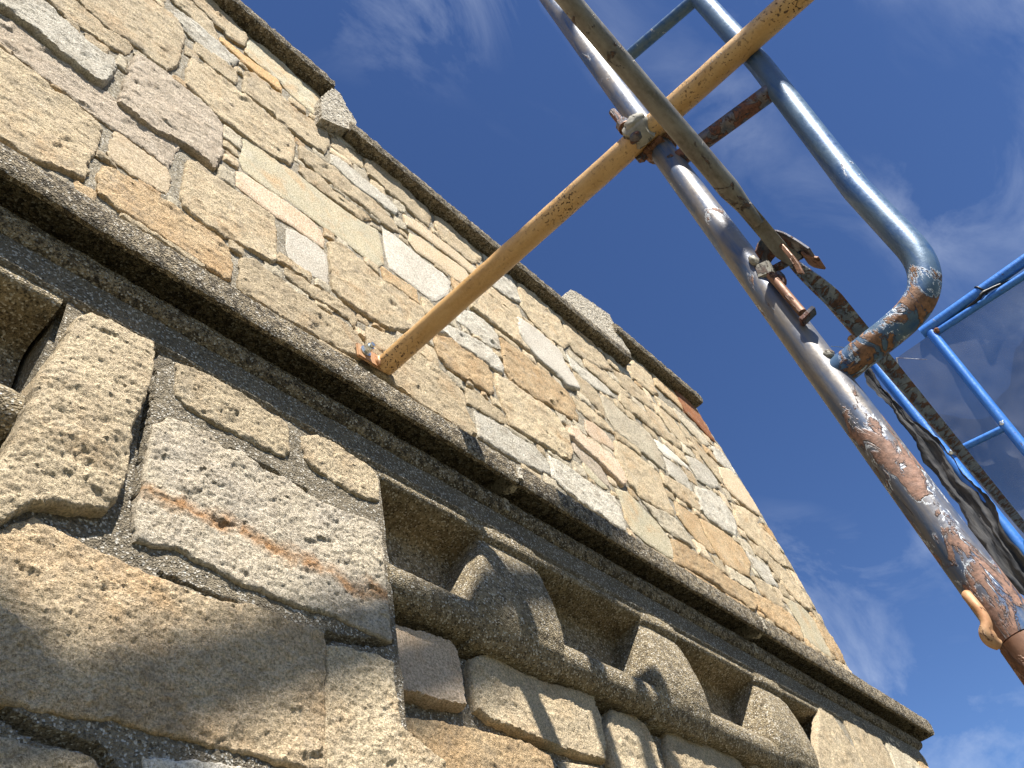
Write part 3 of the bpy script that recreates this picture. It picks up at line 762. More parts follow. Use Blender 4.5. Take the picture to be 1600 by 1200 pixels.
# pointing in the joints of the course
for x in joints[1:-1]:
    sweep("joint_pointing", [(0.0, 1.135), (-0.104, 1.109), (-0.119, 1.095), (-0.1185, 1.062), (-0.09, 1.052), (-0.05, 1.07), (-0.075, 1.045), (-0.072, 1.02), (0.0, 1.01)], x - 0.006, x + 0.007, 0.004, 0.001, 44, M['pale'])
# return of the course round the corner of the tower
def ret_block():
    vs_, fs = [], []
    P = [q for q in course if q[0] < 0.02]; n = len(P); ny = 60
    for j in range(ny + 1):
        for (y, z) in P:
            y0_ = y - 0.0005; yy = y0_ + (1.9 - y0_) * (j / ny) ** 1.5
            w = 0.0018 * fbm(y * 80, yy * 80, z * 80, 3) if j else 0
            vs_.append((2.905 - y + w - 0.0008, yy, z + w))
    for j in range(ny):
        for i in range(n - 1):
            a = j * n + i; fs.append((a, a + 1, a + n + 1, a + n))
    me = mesh_of("string_course_return", vs_, fs)
    part("string_course_return", me, M['course'], smooth=True)
ret_block()
# mortar strip under the bead
sweep("mortar_strip", [(0.0, 1.014), (-0.060, 1.014), (-0.0605, 0.968), (-0.052, 0.960), (0.0, 0.960)], XL, 2.957, 0.01, 0.0016, 61, M['mortar_grey'])

# frieze: band, sunk panels and a roll, with corbels
band = [(0.055, 0.972), (-0.052, 0.972), (-0.055, 0.967), (-0.056, 0.953), (-0.052, 0.947), (-0.030, 0.941), (0.010, 0.938), (0.022, 0.930), (0.026, 0.915), (0.024, 0.800), (-0.008, 0.792)] + arc(-0.025, 0.761, 0.0337, 65, 290, 18) + [(0.055, 0.715)]
for a, b_, s in ((XL, PIER_L - 0.006, 70), (PIER_R - 0.004, PIER2 + 0.004, 75)):
    sweep("frieze_moulding", band, a, b_, 0.006, 0.0012, s, M['frieze'])
def corbel(x0, x1, seed):
    w = x1 - x0; nx, nz = 44, 60
    zt, zb = 0.970, 0.722
    ys = [(0.722, -0.036), (0.735, -0.051), (0.750, -0.061), (0.772, -0.0695), (0.80, -0.0725), (0.84, -0.0695), (0.88, -0.064), (0.915, -0.057), (0.930, -0.051), (0.936, -0.046), (0.940, -0.056), (0.948, -0.0600), (0.970, -0.0585)]
    zs = [q[0] for q in ys]; yy = [q[1] for q in ys]
    vs_, fs = [], []
    for j in range(nz + 1):
        z = zb + (zt - zb) * j / nz
        # the flank spreads a little towards the foot
        sp = np.interp(z, [0.72, 0.79, 0.925, 0.94, 0.97], [0.36, 0.36, 0.0, 0.0, 0.0]) * w
        for i in range(nx + 1):
            u = i / nx
            x = x0 - sp + (w + sp) * u
            y = float(np.interp(z, zs, yy))
            cr = 1 - 0.10 * abs(2 * u - 1) ** 5.0
            e = min(1, u / 0.03, (1 - u) / 0.03); cr *= 0.90 + 0.10 * math.sqrt(max(0, 1 - (1 - e) ** 2))
            y = y * cr - 0.0011 * (fbm(x * 90, seed, z * 90, 3) + 0.8 * fbm(x * 20, seed, z * 20, 2))
            vs_.append((x, y, z))
    for j in range(nz):
        for i in range(nx):
            a = j * (nx + 1) + i; fs.append((a, a + 1, a + nx + 2, a + nx + 1))
    o = len(vs_); rim = [i for i in range(nx + 1)] + [j * (nx + 1) + nx for j in range(1, nz + 1)] + [nz * (nx + 1) + i for i in range(nx - 1, -1, -1)] + [j * (nx + 1) for j in range(nz - 1, 0, -1)]
    for r_ in rim: vs_.append((vs_[r_][0], 0.04, vs_[r_][2]))
    k = len(rim)
    for q in range(k): fs.append((rim[(q + 1) % k], rim[q], o + q, o + (q + 1) % k))
    me = mesh_of("corbel", vs_, fs)
    ob = part("corbel", me, M['frieze'], smooth=True); me.set_sharp_from_angle(angle=math.radians(45))
    return ob
for k, (a, b_) in enumerate(((0.953, 1.108), (1.428, 1.565), (1.885, 2.030), (-0.05, 0.0), (-0.49, -0.33))):
    if b_ - a > 0.1: corbel(a, b_, 80 + k)

# ---- coping
def cop(z, lip):  # soffit height z, lip thickness
    return [(0.30, z + 0.055), (-0.02, z + 0.058), (-0.040, z + 0.050), (-0.0475, z + 0.040), (-0.0485, z + 0.020), (-0.043, z + 0.004), (-0.030, z), (0.02, z + 0.001), (0.30, z + 0.001)]
sweep("coping_stone", cop(2.528, 0), XL, -0.2, 0.010, 0.003, 90, M['course'], chip=0.5)
sweep("coping_stone", cop(2.528, 0), -0.195, 0.735, 0.008, 0.003, 93, M['course'], chip=0.5)
sweep("coping_stone", cop(2.318, 0), 0.782, 2.112, 0.009, 0.003, 96, M['course'], chip=0.5)
sweep("coping_stone", cop(2.505, 0), 2.115, 2.725, 0.010, 0.003, 99, M['course'], chip=0.5)
# roughcast blocks standing on the coping either side of the gap in the parapet
def rough_block(px, y, back):
    pts = [at_y(a, b_, y) for a, b_ in px]
    P = [(p[0], p[2]) for p in pts]
    area = sum(P[i][0] * P[(i + 1) % len(P)][1] - P[(i + 1) % len(P)][0] * P[i][1] for i in range(len(P)))
    if area < 0: P = P[::-1]
    bm = bmesh.new()
    f = bm.faces.new([bm.verts.new((x, y, z)) for x, z in P])
    ext = bmesh.ops.extrude_face_region(bm, geom=[f])
    for v in ext['geom']:
        if isinstance(v, bmesh.types.BMVert): v.co.y = back
    bmesh.ops.recalc_face_normals(bm, faces=bm.faces)
    bmesh.ops.triangulate(bm, faces=bm.faces)
    for _ in range(7):
        ed = [e for e in bm.edges if e.calc_length() > 0.009 and min(v.co.y for v in e.verts) < y + 0.08]
        if not ed: break
        bmesh.ops.subdivide_edges(bm, edges=ed, cuts=1)
        bmesh.ops.triangulate(bm, faces=[f_ for f_ in bm.faces if len(f_.verts) > 3])
    bm.normal_update()
    for v in bm.verts:
        if v.co.y < y + 0.1: v.co += v.normal * 0.0035 * fbm(v.co.x * 70, v.co.y * 70, v.co.z * 70, 3)
    me = bpy.data.meshes.new("parapet_block"); bm.to_mesh(me); bm.free()
    part("parapet_block", me, M['pale'], smooth=True); me.set_sharp_from_angle(angle=math.radians(50))
rough_block([(882, 470), (884, 459), (893, 452), (904, 458), (930, 476), (952, 491), (961, 508), (972, 530), (986, 553), (974, 555), (940, 529), (905, 494)], -0.030, 0.28)
rough_block([(502, 152), (512, 143), (522, 137), (534, 148), (541, 165), (548, 176), (557, 190), (552, 204), (530, 196), (503, 184)], -0.036, 0.28)

# ------------------------------------------------------------------ scaffold
def tube_mesh(name, pts, r, seg=40, step=0.012, caps=True, wall=0.0, wob=0.0, seed=0):
    pts = [Vector(p) for p in pts]
    P = []
    for a, b_ in zip(pts, pts[1:]):
        k = max(1, int((b_ - a).length / step))
        for j in range(k): P.append(a.lerp(b_, j / k))
    P.append(pts[-1])
    vs_, fs = [], []
    T = (P[1] - P[0]).normalized(); U = T.orthogonal().normalized(); V_ = T.cross(U)
    for i, p in enumerate(P):
        t = (P[min(i + 1, len(P) - 1)] - P[max(i - 1, 0)]).normalized()
        q = T.rotation_difference(t); U = (q @ U).normalized(); U = (U - t * U.dot(t)).normalized(); V_ = t.cross(U); T = t
        rr = r(i / (len(P) - 1)) if callable(r) else r
        for k in range(seg):
            a = 2 * math.pi * k / seg
            d = U * math.cos(a) + V_ * math.sin(a)
            w = wob * noise.noise((p + d * rr) * 30 + Vector((seed, 0, 0))) if wob else 0
            vs_.append(tuple(p + d * (rr + w)))
    n = len(P)
    for i in range(n - 1):
        for k in range(seg):
            a = i * seg + k; b_ = i * seg + (k + 1) % seg
            fs.append((a, b_, b_ + seg, a + seg))
    if caps:
        if wall:
            for e, sgn in ((0, 1), (n - 1, -1)):
                o = len(vs_); c = P[e]
                for k in range(seg):
                    v = Vector(vs_[e * seg + k]); vs_.append(tuple(c + (v - c) * (1 - wall)))
                inn = P[1] if e == 0 else P[-2]
                t = (inn - c).normalized() * 0.03
                for k in range(seg): vs_.append(tuple(Vector(vs_[o + k]) + t))
                for k in range(seg):
                    k2 = (k + 1) % seg
                    f1 = (e * seg + k2, e * seg + k, o + k, o + k2); f2 = (o + k2, o + k, o + seg + k, o + seg + k2)
                    fs += [f1, f2] if e == 0 else [f1[::-1], f2[::-1]]
        else:
            fs += [tuple(range(seg))[::-1], tuple((n - 1) * seg + q for q in range(seg))]
    return mesh_of(name, vs_, fs)
def tube(name, pts, r, mat, parent, **k):
    me = tube_mesh(name, pts, r, **k)
    me2 = me
    loc = Vector(parent.location) if parent else Vector((0, 0, 0))
    if loc.length: me.transform(Matrix.Translation(-loc))
    o = link(name, me, mat, parent, smooth=True); me.set_sharp_from_angle(angle=math.radians(40))
    return o
def boxm(name, c, ax, ay, az, mat, parent, bev=0.0008):
    """block centred at c with half-extents given as three vectors"""
    bm = bmesh.new(); c = Vector(c); A, B_, C_ = Vector(ax), Vector(ay), Vector(az)
    vv = [bm.verts.new(c + A * i + B_ * j + C_ * k) for k in (-1, 1) for j in (-1, 1) for i in (-1, 1)]
    for f in ((0, 2, 3, 1), (4, 5, 7, 6), (0, 1, 5, 4), (1, 3, 7, 5), (3, 2, 6, 7), (2, 0, 4, 6)): bm.faces.new([vv[q] for q in f])
    bmesh.ops.recalc_face_normals(bm, faces=bm.faces)
    bmesh.ops.bevel(bm, geom=list(bm.edges), offset=bev, segments=2, affect='EDGES')
    me = bpy.data.meshes.new(name); bm.to_mesh(me); bm.free()
    loc = Vector(parent.location) if parent else Vector((0, 0, 0))
    if loc.length: me.transform(Matrix.Translation(-loc))
    return link(name, me, mat, parent)
def blob(name, c, r, mat, parent, sc=(1, 1, 1), seed=0, amp=0.25):
    bm = bmesh.new(); bmesh.ops.create_icosphere(bm, subdivisions=3, radius=1)
    for v in bm.verts:
        k = 1 + amp * noise.noise(v.co * 1.7 + Vector((seed, 0, 0)))
        v.co = Vector((v.co.x * sc[0], v.co.y * sc[1], v.co.z * sc[2])) * (r * k) + Vector(c)
    me = bpy.data.meshes.new(name); bm.to_mesh(me); bm.free()
    loc = Vector(parent.location) if parent else Vector((0, 0, 0))
    if loc.length: me.transform(Matrix.Translation(-loc))
    return link(name, me, mat, parent, smooth=True)
def bez(p0, p1, p2, n=14):
    p0, p1, p2 = Vector(p0), Vector(p1), Vector(p2)
    return [p0 * (1 - t) ** 2 + p1 * 2 * t * (1 - t) + p2 * t * t for t in [i / n for i in range(n + 1)]]
def on_x(px, py, x):
    r = ray(px, py); return Vector(CAM + r * (x / r[0]))

GB = -6.2
FX, LR = 0.86, 0.0215
def leg_y(z):   # the leg leans very slightly
    return -0.679 + (z - 0.38) * 0.0068
frame = empty("scaffold_bay", (FX, leg_y(0.34), 0.335), label="near worn blue steel scaffold frame, flaking to rust, with a bent loop tube", cat="scaffold frame", group="frames of the scaffold")
ltop = 2.34
tube("leg", [(FX, leg_y(0.335), 0.335), (FX, leg_y(ltop), ltop)], LR, M['leg'], frame, wall=0.14)
# loop tube: up, bend, down into the leg
a_ = Vector((FX, leg_y(0.71) - 0.010, 0.700)); 
lp = [a_, Vector((FX, -0.760, 0.704))] + bez((FX, -0.775, 0.7055), (FX, -0.842, 0.712), (FX, -0.843, 0.800), 16) + [Vector((FX, -0.846, 0.93)), Vector((FX, -0.878, 1.31)), Vector((FX, -0.893, 1.64)), Vector((FX, -0.91, 2.34))]
tube("loop_tube", lp, 0.0185, M['loop'], frame)
for (z0_, z1_, nm) in ((1.262, 1.232, 0), (1.655, 1.632, 1)):
    tube("rung", [(FX, leg_y(z0_) - 0.012, z0_), (FX, -0.865 - (z1_ - 1.2) * .03, z1_)], 0.0145 if nm == 0 else 0.0125, M['rungs'] if nm == 0 else M['loop'], frame, seg=28)
# weld beads
blob("weld", on_x(1304, 566, FX) + Vector((-0.012, 0, 0.004)), 0.0072, M['cast'], frame, seed=1)
blob("weld", on_x(1214, 136, FX) + Vector((-0.010, 0, 0)), 0.0055, M['rungs'], frame, seed=2)
blob("weld", on_x(1057, 256, FX) + Vector((-0.018, 0.0, 0)), 0.0055, M['rungs'], frame, seed=3)
blob("weld", on_x(1549, 916, FX) + Vector((0.0, -0.002, 0)), 0.005, M['zinc'], frame, seed=4)
blob("weld", on_x(1189, 420, FX) + Vector((-0.020, 0.0, 0)), 0.006, M['cast'], frame, sc=(1, 1, 1.8), seed=5)
# top tubes of the frame out of the picture, and the far leg over the walkway
tube("header_tube", [(FX, leg_y(2.35), 2.35), (FX, -2.2, 2.35)], LR, M['loop'], frame, step=0.1)
tube("outer_leg", [(FX, -2.2, 0.335), (FX, -2.2, 2.35)], LR, M['loop'], frame, step=0.1)

# the frame standing below
low = empty("scaffold_bay", (FX, leg_y(0.33), GB), label="brown rusted lower scaffold frame carrying the near blue one, just its leg end in view", cat="scaffold frame")
tube("leg", [(FX, leg_y(0.334), GB), (FX, leg_y(0.334), 0.3335)], 0.0222, M['rust'], low, step=0.05)
tube("outer_leg", [(FX, -2.2, GB), (FX, -2.2, 0.3345)], LR, M['rust'], low, step=0.2)
for z in (-5.5, -4.0, -2.5, -1.0): tube("rung", [(FX, leg_y(.334) - .01, z), (FX, -2.19, z)], 0.0145, M['rust'], low, step=0.2)

# bent retaining pin through the joint
pinp = [on_x(1560, 1008, FX - 0.026), on_x(1549, 1001, FX - 0.031), on_x(1541, 988, FX - 0.034), on_x(1541, 974, FX - 0.034), on_x(1534, 958, FX - 0.033), on_x(1522, 943, FX - 0.031), on_x(1512, 931, FX - 0.026), on_x(1512, 931, FX - 0.014)]
def smoothp(ps, n=6):
    out = []
    for i in range(len(ps) - 1):
        p0 = ps[max(i - 1, 0)]; p1 = ps[i]; p2 = ps[i + 1]; p3 = ps[min(i + 2, len(ps) - 1)]
        for j in range(n):
            t = j / n
            out.append(0.5 * ((2 * p1) + (p2 - p0) * t + (2 * p0 - 5 * p1 + 4 * p2 - p3) * t * t + (3 * p1 - p0 - 3 * p2 + p3) * t ** 3))
    return out + [ps[-1]]
pp = smoothp(pinp)
pin = empty("retaining_pin", pp[0], label="thick bent rusty orange pin hooked into the foot of the near blue leg", cat="pin")
tube("bent_rod", pp, lambda t: 0.0046 + 0.0022 * math.exp(-((t - 0.22) / 0.16) ** 2), M['pin'], pin, seg=24, step=0.002, wob=0.0005)

# yellow tie tube bolted to the wall
Y0 = Vector((0.812, -0.012, 1.326)); Y1 = Vector((0.838, -1.55, 1.345))
tie = empty("tie_tube", Y0, label="yellow painted scaffold tube with chipped rust spots running from the wall across the picture", cat="scaffold tube")
dirn = (Y1 - Y0).normalized()
tube("tube", [Y0 + dirn * 0.004, Y1], 0.0215, M['yellow'], tie, wall=0.14, wob=0.0007)
sd_ = Vector((-1, 0, 0.0)); up_ = Vector((0, 0, 1))
bp = Y0 + Vector((-0.034, -0.003, 0.002))
boxm("foot_plate", bp, Vector((0.036, 0, 0)), Vector((0, 0.003, 0)), Vector((0, 0, 0.020)), M['pin'], tie, 0.002)
bo = tube("anchor_bolt", [bp + Vector((-0.016, -0.003, 0.004)), bp + Vector((-0.016, -0.020, 0.004))], 0.0085, M['zinc'], tie, seg=6, step=0.05)
tube("washer", [bp + Vector((-0.016, -0.003, 0.004)), bp + Vector((-0.016, -0.0055, 0.004))], 0.0125, M['zinc'], tie, seg=24, step=0.05)
tube("bolt_shank", [bp + Vector((-0.016, -0.019, 0.004)), bp + Vector((-0.016, -0.026, 0.004))], 0.005, M['zinc'], tie, seg=16, step=0.05)
blob("weld", Y0 + Vector((-0.018, -0.008, 0.0)), 0.009, M['pin'], tie, sc=(.8, .8, 1.6), seed=8)
# drilled hole near the foot
hp = Y0 + dirn * 0.083 + Vector((-0.0135, 0, 0.0165))
tube("drilled_hole", [hp, hp + Vector((-0.0003, 0, 0.0004)).normalized() * 0.0006], 0.0035, M['tie'], tie, seg=16)

# coupler clamping the yellow tube to the leg
zc = Y0.z + 0.010
cpos = Vector((FX, leg_y(zc), zc))
cp = empty("scaffold_coupler", cpos, label="grey forged coupler clamping the yellow tube to the near blue leg", cat="coupler")
def shell(name, c, axis, r0, r1, half, a0, a1, mat, parent, n=26, ref=None, seed=0):
    """part ring (a saddle) round an axis"""
    axis = Vector(axis).normalized(); ref = Vector(ref).normalized(); ref = (ref - axis * ref.dot(axis)).normalized(); oth = axis.cross(ref)
    vs_, fs = [], []
    c = Vector(c)
    W = [(-1, 0), (-0.8, 1), (-0.3, 1.15), (0.3, 1.15), (0.8, 1), (1, 0)]
    for i in range(n + 1):
        t = i / n; a = math.radians(a0 + (a1 - a0) * t); d = ref * math.cos(a) + oth * math.sin(a)
        hw = half * (0.8 + 0.2 * math.cos((t - .5) * 9))
        ring = [c + d * r0 - axis * hw, c + d * r0 + axis * hw] + [c + d * (r0 + (r1 - r0) * k + (0.0012 * noise.noise(d * 6 + Vector((seed, w, 0))))) + axis * hw * (w) for (w, k) in W[::-1]]
        vs_ += [tuple(p) for p in ring]
    m_ = 8
    for i in range(n):
        for k in range(m_):
            a = i * m_ + k; b_ = i * m_ + (k + 1) % m_
            fs.append((a, b_, b_ + m_, a + m_))
    fs += [tuple(range(m_))[::-1], tuple(n * m_ + q for q in range(m_))]
    me = mesh_of(name, vs_, fs)
    bm = bmesh.new(); bm.from_mesh(me); bmesh.ops.recalc_face_normals(bm, faces=bm.faces); bm.to_mesh(me); bm.free()
    me.transform(Matrix.Translation(-Vector(parent.location)))
    o = link(name, me, mat, parent, smooth=True); me.set_sharp_from_angle(angle=math.radians(42)); return o
yc = Vector((Y0.x + (cpos.y - Y0.y) / dirn.y * dirn.x, cpos.y, Y0.z + (cpos.y - Y0.y) / dirn.y * dirn.z))
yc2 = yc + Vector((0, 0.008, 0))
shell("saddle", yc2, dirn, 0.0222, 0.032, 0.026, 95, 265, M['cast'], cp, ref=(1, 0, 0), seed=2)
shell("flap", yc2, dirn, 0.0222, 0.033, 0.018, -60, 95, M['cast'], cp, ref=(1, 0, 0), seed=5)
shell("saddle", cpos + Vector((0, 0, -0.004)), (0, 0, 1), 0.0220, 0.029, 0.022, 30, 215, M['rust'], cp, ref=(1, 0, 0), seed=7)
shell("flap", cpos + Vector((0, 0, -0.004)), (0, 0, 1), 0.0220, 0.030, 0.014, 200, 330, M['rust'], cp, ref=(1, 0, 0), seed=9)
boxm("swivel_plate", (yc + cpos) / 2 + Vector((0.001, 0.004, -0.026)), Vector((0.012, 0, 0)), Vector((0, 0.019, 0)), Vector((0, 0, 0.004)), M['rust'], cp, 0.001)
hb = yc2 + Vector((-0.024, 0.010, 0.020))
blob("hinge_knuckle", yc2 + Vector((-0.027, -0.004, 0.004)), 0.0155, M['cast'], cp, sc=(.75, 1.35, 1.2), seed=12)
blob("hinge_knuckle", yc2 + Vector((-0.020, 0.008, -0.022)), 0.010, M['rungs'], cp, sc=(1, 1.3, .8), seed=14)
tube("bolt", [yc2 + Vector((-0.020, 0.012, 0.000)), yc2 + Vector((-0.024, 0.016, 0.088))], 0.0072, M['rungs'], cp, seg=20, step=0.004)
tube("nut", [yc2 + Vector((-0.020, 0.013, 0.024)), yc2 + Vector((-0.021, 0.0135, 0.040))], 0.0135, M['rungs'], cp, seg=6, step=0.05)
tube("washer", [yc2 + Vector((-0.020, 0.013, 0.021)), yc2 + Vector((-0.020, 0.013, 0.0235))], 0.0135, M['rust'], cp, seg=24, step=0.05)
tube("bolt", [cpos + Vector((-0.015, -0.03, -0.012)), cpos + Vector((0.03, -0.034, -0.012))], 0.0055, M['rungs'], cp, seg=20, step=0.01)
tube("nut", [cpos + Vector((-0.024, 0.030, -0.018)), cpos + Vector((-0.012, 0.030, -0.018))], 0.0115, M['rungs'], cp, seg=6, step=0.05)

def ribbon(name, pts, wvec, th, mat, parent):
    """bent strip: centre line pts, width vector, thickness"""
    pts = [Vector(p) for p in pts]; w = Vector(wvec); vs_, fs = [], []
    for i, p in enumerate(pts):
        t = (pts[min(i + 1, len(pts) - 1)] - pts[max(i - 1, 0)]).normalized(); n = t.cross(w).normalized() * th
        vs_ += [tuple(p - w - n), tuple(p + w - n), tuple(p + w + n), tuple(p - w + n)]
    for i in range(len(pts) - 1):
        for k in range(4):
            a = i * 4 + k; b_ = i * 4 + (k + 1) % 4; fs.append((a, b_, b_ + 4, a + 4))
    fs += [(3, 2, 1, 0), tuple((len(pts) - 1) * 4 + q for q in range(4))]
    me = mesh_of(name, vs_, fs)
    bm = bmesh.new(); bm.from_mesh(me); bmesh.ops.recalc_face_normals(bm, faces=bm.faces)
    bmesh.ops.bevel(bm, geom=[e for e in bm.edges if e.calc_face_angle(0) > 0.7], offset=th * 0.35, segments=1, affect='EDGES')
    bm.to_mesh(me); bm.free(); me.transform(Matrix.Translation(-Vector(parent.location)))
    o = link(name, me, mat, parent, smooth=True); me.set_sharp_from_angle(angle=math.radians(35)); return o

# L-section braces
def angle_bar(name, p0, p1, w, t, n1, mat, parent, twist0=0.0, twist1=0.0, taper0=1.0, taper1=1.0, tl=0.12, nseg=60):
    """rolled angle from p0 to p1, legs of width w; flattened (taper) and turned near its ends"""
    p0, p1 = Vector(p0), Vector(p1); ax = (p1 - p0).normalized(); n1 = Vector(n1); n1 = (n1 - ax * n1.dot(ax)).normalized(); n2 = ax.cross(n1)
    Lg = (p1 - p0).length; vs_, fs = [], []
    for i in range(nseg + 1):
        s = i / nseg; d = s * Lg
        k0 = max(0, 1 - d / tl); k1 = max(0, 1 - (Lg - d) / tl)
        tw = twist0 * k0 ** 1.5 + twist1 * k1; wk = w * (1 - (1 - taper0) * k0 ** 1.3) * (1 - (1 - taper1) * k1)
        a = n1 * math.cos(tw) + n2 * math.sin(tw); b_ = n2 * math.cos(tw) - n1 * math.sin(tw)
        b2 = b_
        c = p0 + ax * d
        nn = b_
        sec = [c, c + a * wk, c + a * wk + nn * t, c + a * t + nn * t, c + b2 * wk * .8 + a * t, c + b2 * wk * .8]
        vs_ += [tuple(q) for q in sec]
    for i in range(nseg):
        for k in range(6):
            x, y = i * 6 + k, i * 6 + (k + 1) % 6
            fs.append((x, y, y + 6, x + 6))
    fs += [(0, 5, 4, 3), (0, 3, 2, 1)]; o = nseg * 6; fs += [(o, o + 3, o + 4, o + 5), (o, o + 1, o + 2, o + 3)]
    me = mesh_of(name, vs_, fs)
    bm = bmesh.new(); bm.from_mesh(me); bmesh.ops.recalc_face_normals(bm, faces=bm.faces); bm.to_mesh(me); bm.free()
    me.transform(Matrix.Translation(-Vector(parent.location)))
    return link(name, me, mat, parent, smooth=False)

ST = Vector((0.842, -0.722, 0.915))      # where both braces meet the leg
B1a = Vector((-0.60, -0.716, 1.93)); B1b = Vector((0.842, -0.7245, 0.905))
br1 = empty("cross_brace", B1b, label="dull grey-brown brace tube passing in front of the yellow tube", cat="brace", group="braces of the scaffold")
B1c = B1b.lerp(B1a, 0.05); B1d = B1b.lerp(B1a, 0.028)
tube("brace_tube", [B1d, B1c, B1a], lambda t: 0.0142 * min(1.0, 0.55 + t * 13), M['brace'], br1, seg=40, step=0.012, wob=0.0006)
ribbon("flattened_end", [B1c, B1d, B1b, B1b + Vector((0.012, -0.006, -0.016))], (B1a - B1b).cross(B1b - Vector(CAM)).normalized() * 0.0105, 0.0022, M['brace'], br1)
B2a = Vector((0.862, -0.722, 0.905)); B2b = Vector((2.985, -0.700, 1.45))
br2 = empty("cross_brace", B2a, label="thin rusty angle brace running from the near leg to the bright blue frame", cat="brace", group="braces of the scaffold")
angle_bar("angle_bar", B2a, B2b, 0.027, 0.003, (0, -1, 0.1), M['brace_blue'], br2, twist0=0.5, taper0=0.4, tl=0.16, nseg=120)
tube("end_stud", [on_x(1341, 538, 1.06), on_x(1329, 528, 1.06)], 0.0055, M['pin'], br2, seg=18)

# gravity lock on the leg
lk = empty("brace_lock", on_x(1196, 405, FX), label="dark rusty brace lock with bent cover plate and hanging latch on the near leg", cat="lock")
XK = FX - 0.006
cover = smoothp([on_x(1190, 408, XK), on_x(1196, 392, XK), on_x(1212, 378, XK - .004), on_x(1226, 376, XK - .006), on_x(1250, 388, XK - .006), on_x(1274, 404, XK - .006)], 6)
ribbon("cover_plate", cover, (0.016, 0.002, -0.006), 0.0016, M['rungs'], lk)
tube("stud", [on_x(1196, 428, FX), on_x(1252, 398, FX - 0.002)], 0.0058, M['rungs'], lk, seg=20)
ribbon("tongue", smoothp([on_x(1218, 380, XK - .020), on_x(1232, 396, XK - .022), on_x(1244, 412, XK - .022), on_x(1252, 428, XK - .022)], 5), (0.001, 0.003, 0.004), 0.0022, M['rust'], lk)
ribbon("tongue", smoothp([on_x(1258, 402, XK), on_x(1268, 408, XK), on_x(1284, 411, XK)], 5), (0.010, 0.001, -0.003), 0.0018, M['rust'], lk)
boxm("lug", on_x(1197, 426, FX - 0.012), Vector((0.010, 0, 0)), Vector((0, 0.010, 0.004)), Vector((0, -0.003, 0.013)), M['cast'], lk, 0.002)
latch = [on_x(1204, 430, FX - .022), on_x(1218, 446, FX - .024), on_x(1236, 468, FX - .024), on_x(1254, 489, FX - .024)]
tube("latch_pin", latch, 0.0058, M['rust'], lk, seg=20, step=0.004)
boxm("latch_end", on_x(1262, 494, FX - .024), Vector((0.006, 0.002, 0)), Vector((0.0, -0.011, 0.002)), Vector((0, 0.001, 0.0038)), M['rungs'], lk, 0.001)
blob("latch_head", on_x(1218, 436, FX - .014), 0.0085, M['rungs'], lk, sc=(.8, 1, 1.6), seed=21)

# --- the bright blue scaffold frame behind
F2 = 2.99
f2 = empty("scaffold_bay", (F2, -0.67, GB), label="bright blue painted scaffold frame at the far right behind the netting", cat="scaffold frame", group="frames of the scaffold")
tube("leg", [(F2, -0.668, GB), (F2, -0.668, 2.45)], LR, M['blue'], f2, step=0.05)
tube("loop_tube", [(F2, -0.872, 1.25), (F2, -0.876, 1.70), (F2, -0.905, 2.325)], 0.0185, M['blue'], f2, step=0.03)
tube("header_tube", [on_x(1440, 521, F2), on_x(1600, 408, F2), on_x(1860, 225, F2)], 0.0230, M['blue'], f2, step=0.05)
tube("lower_header", [on_x(1462, 520, F2), on_x(1600, 431, F2), on_x(1900, 236, F2)], 0.0150, M['blue'], f2, step=0.05)
tube("rung", [on_x(1571, 668, F2), on_x(1500, 702, F2), on_x(1494, 705, F2)], 0.0130, M['blue'], f2, step=0.03)
tube("outer_leg", [(F2, -2.2, GB), (F2, -2.2, 2.45)], LR, M['blue'], f2, step=0.2)
blob("weld", on_x(1465, 519, F2) + Vector((-.01, 0, 0)), 0.012, M['pin'], f2, seed=31)
blob("weld", on_x(1568, 664, F2) + Vector((-.012, 0, 0)), 0.010, M['zinc'], f2, seed=32)
blob("weld", on_x(1490, 710, F2) + Vector((-.012, 0, 0)), 0.013, M['zinc'], f2, seed=33)

# debris netting hung on the far frame
def net():
    NX = F2 + 0.045
    tl, trr = on_x(1386, 585, NX), on_x(1700, 372, NX); bl, brr = on_x(1640, 960, NX), on_x(2300, 960, NX)
    tl = Vector((NX, -0.66, 2.335)); trr = Vector((NX, -2.25, 2.31)); bl = Vector((NX, -0.66, -0.6)); brr = Vector((NX, -2.25, -0.6))
    nu, nv = 130, 150; vs_, fs = [], []
    for j in range(nv + 1):
        for i in range(nu + 1):
            u, v = i / nu, j / nv
            p = tl.lerp(trr, u).lerp(bl.lerp(brr, u), v)
            sag = 0.03 * math.sin(u * math.pi * 4) * v
            w = 0.075 * fbm(p.y * 2.2 + p.z * 1.2, 1.3, p.z * 1.1, 3) + 0.032 * abs(fbm(p.y * 6 + p.z * 5, 4.3, p.z * 3 - p.y * 3, 3)) + sag
            w *= min(1, v * 6); vs_.append((p.x + w - 0.03 + 0.03 * v, p.y, p.z))
    for j in range(nv):
        for i in range(nu):
            a = j * (nu + 1) + i; fs.append((a, a + 1, a + nu + 2, a + nu + 1))
    me = mesh_of("debris_netting", vs_, fs)
    o = link("debris_netting", me, M['net'], smooth=True)
    tag(o, "dark blue-grey see-through debris netting stretched behind the bright blue frame", "netting")
    return o
net()
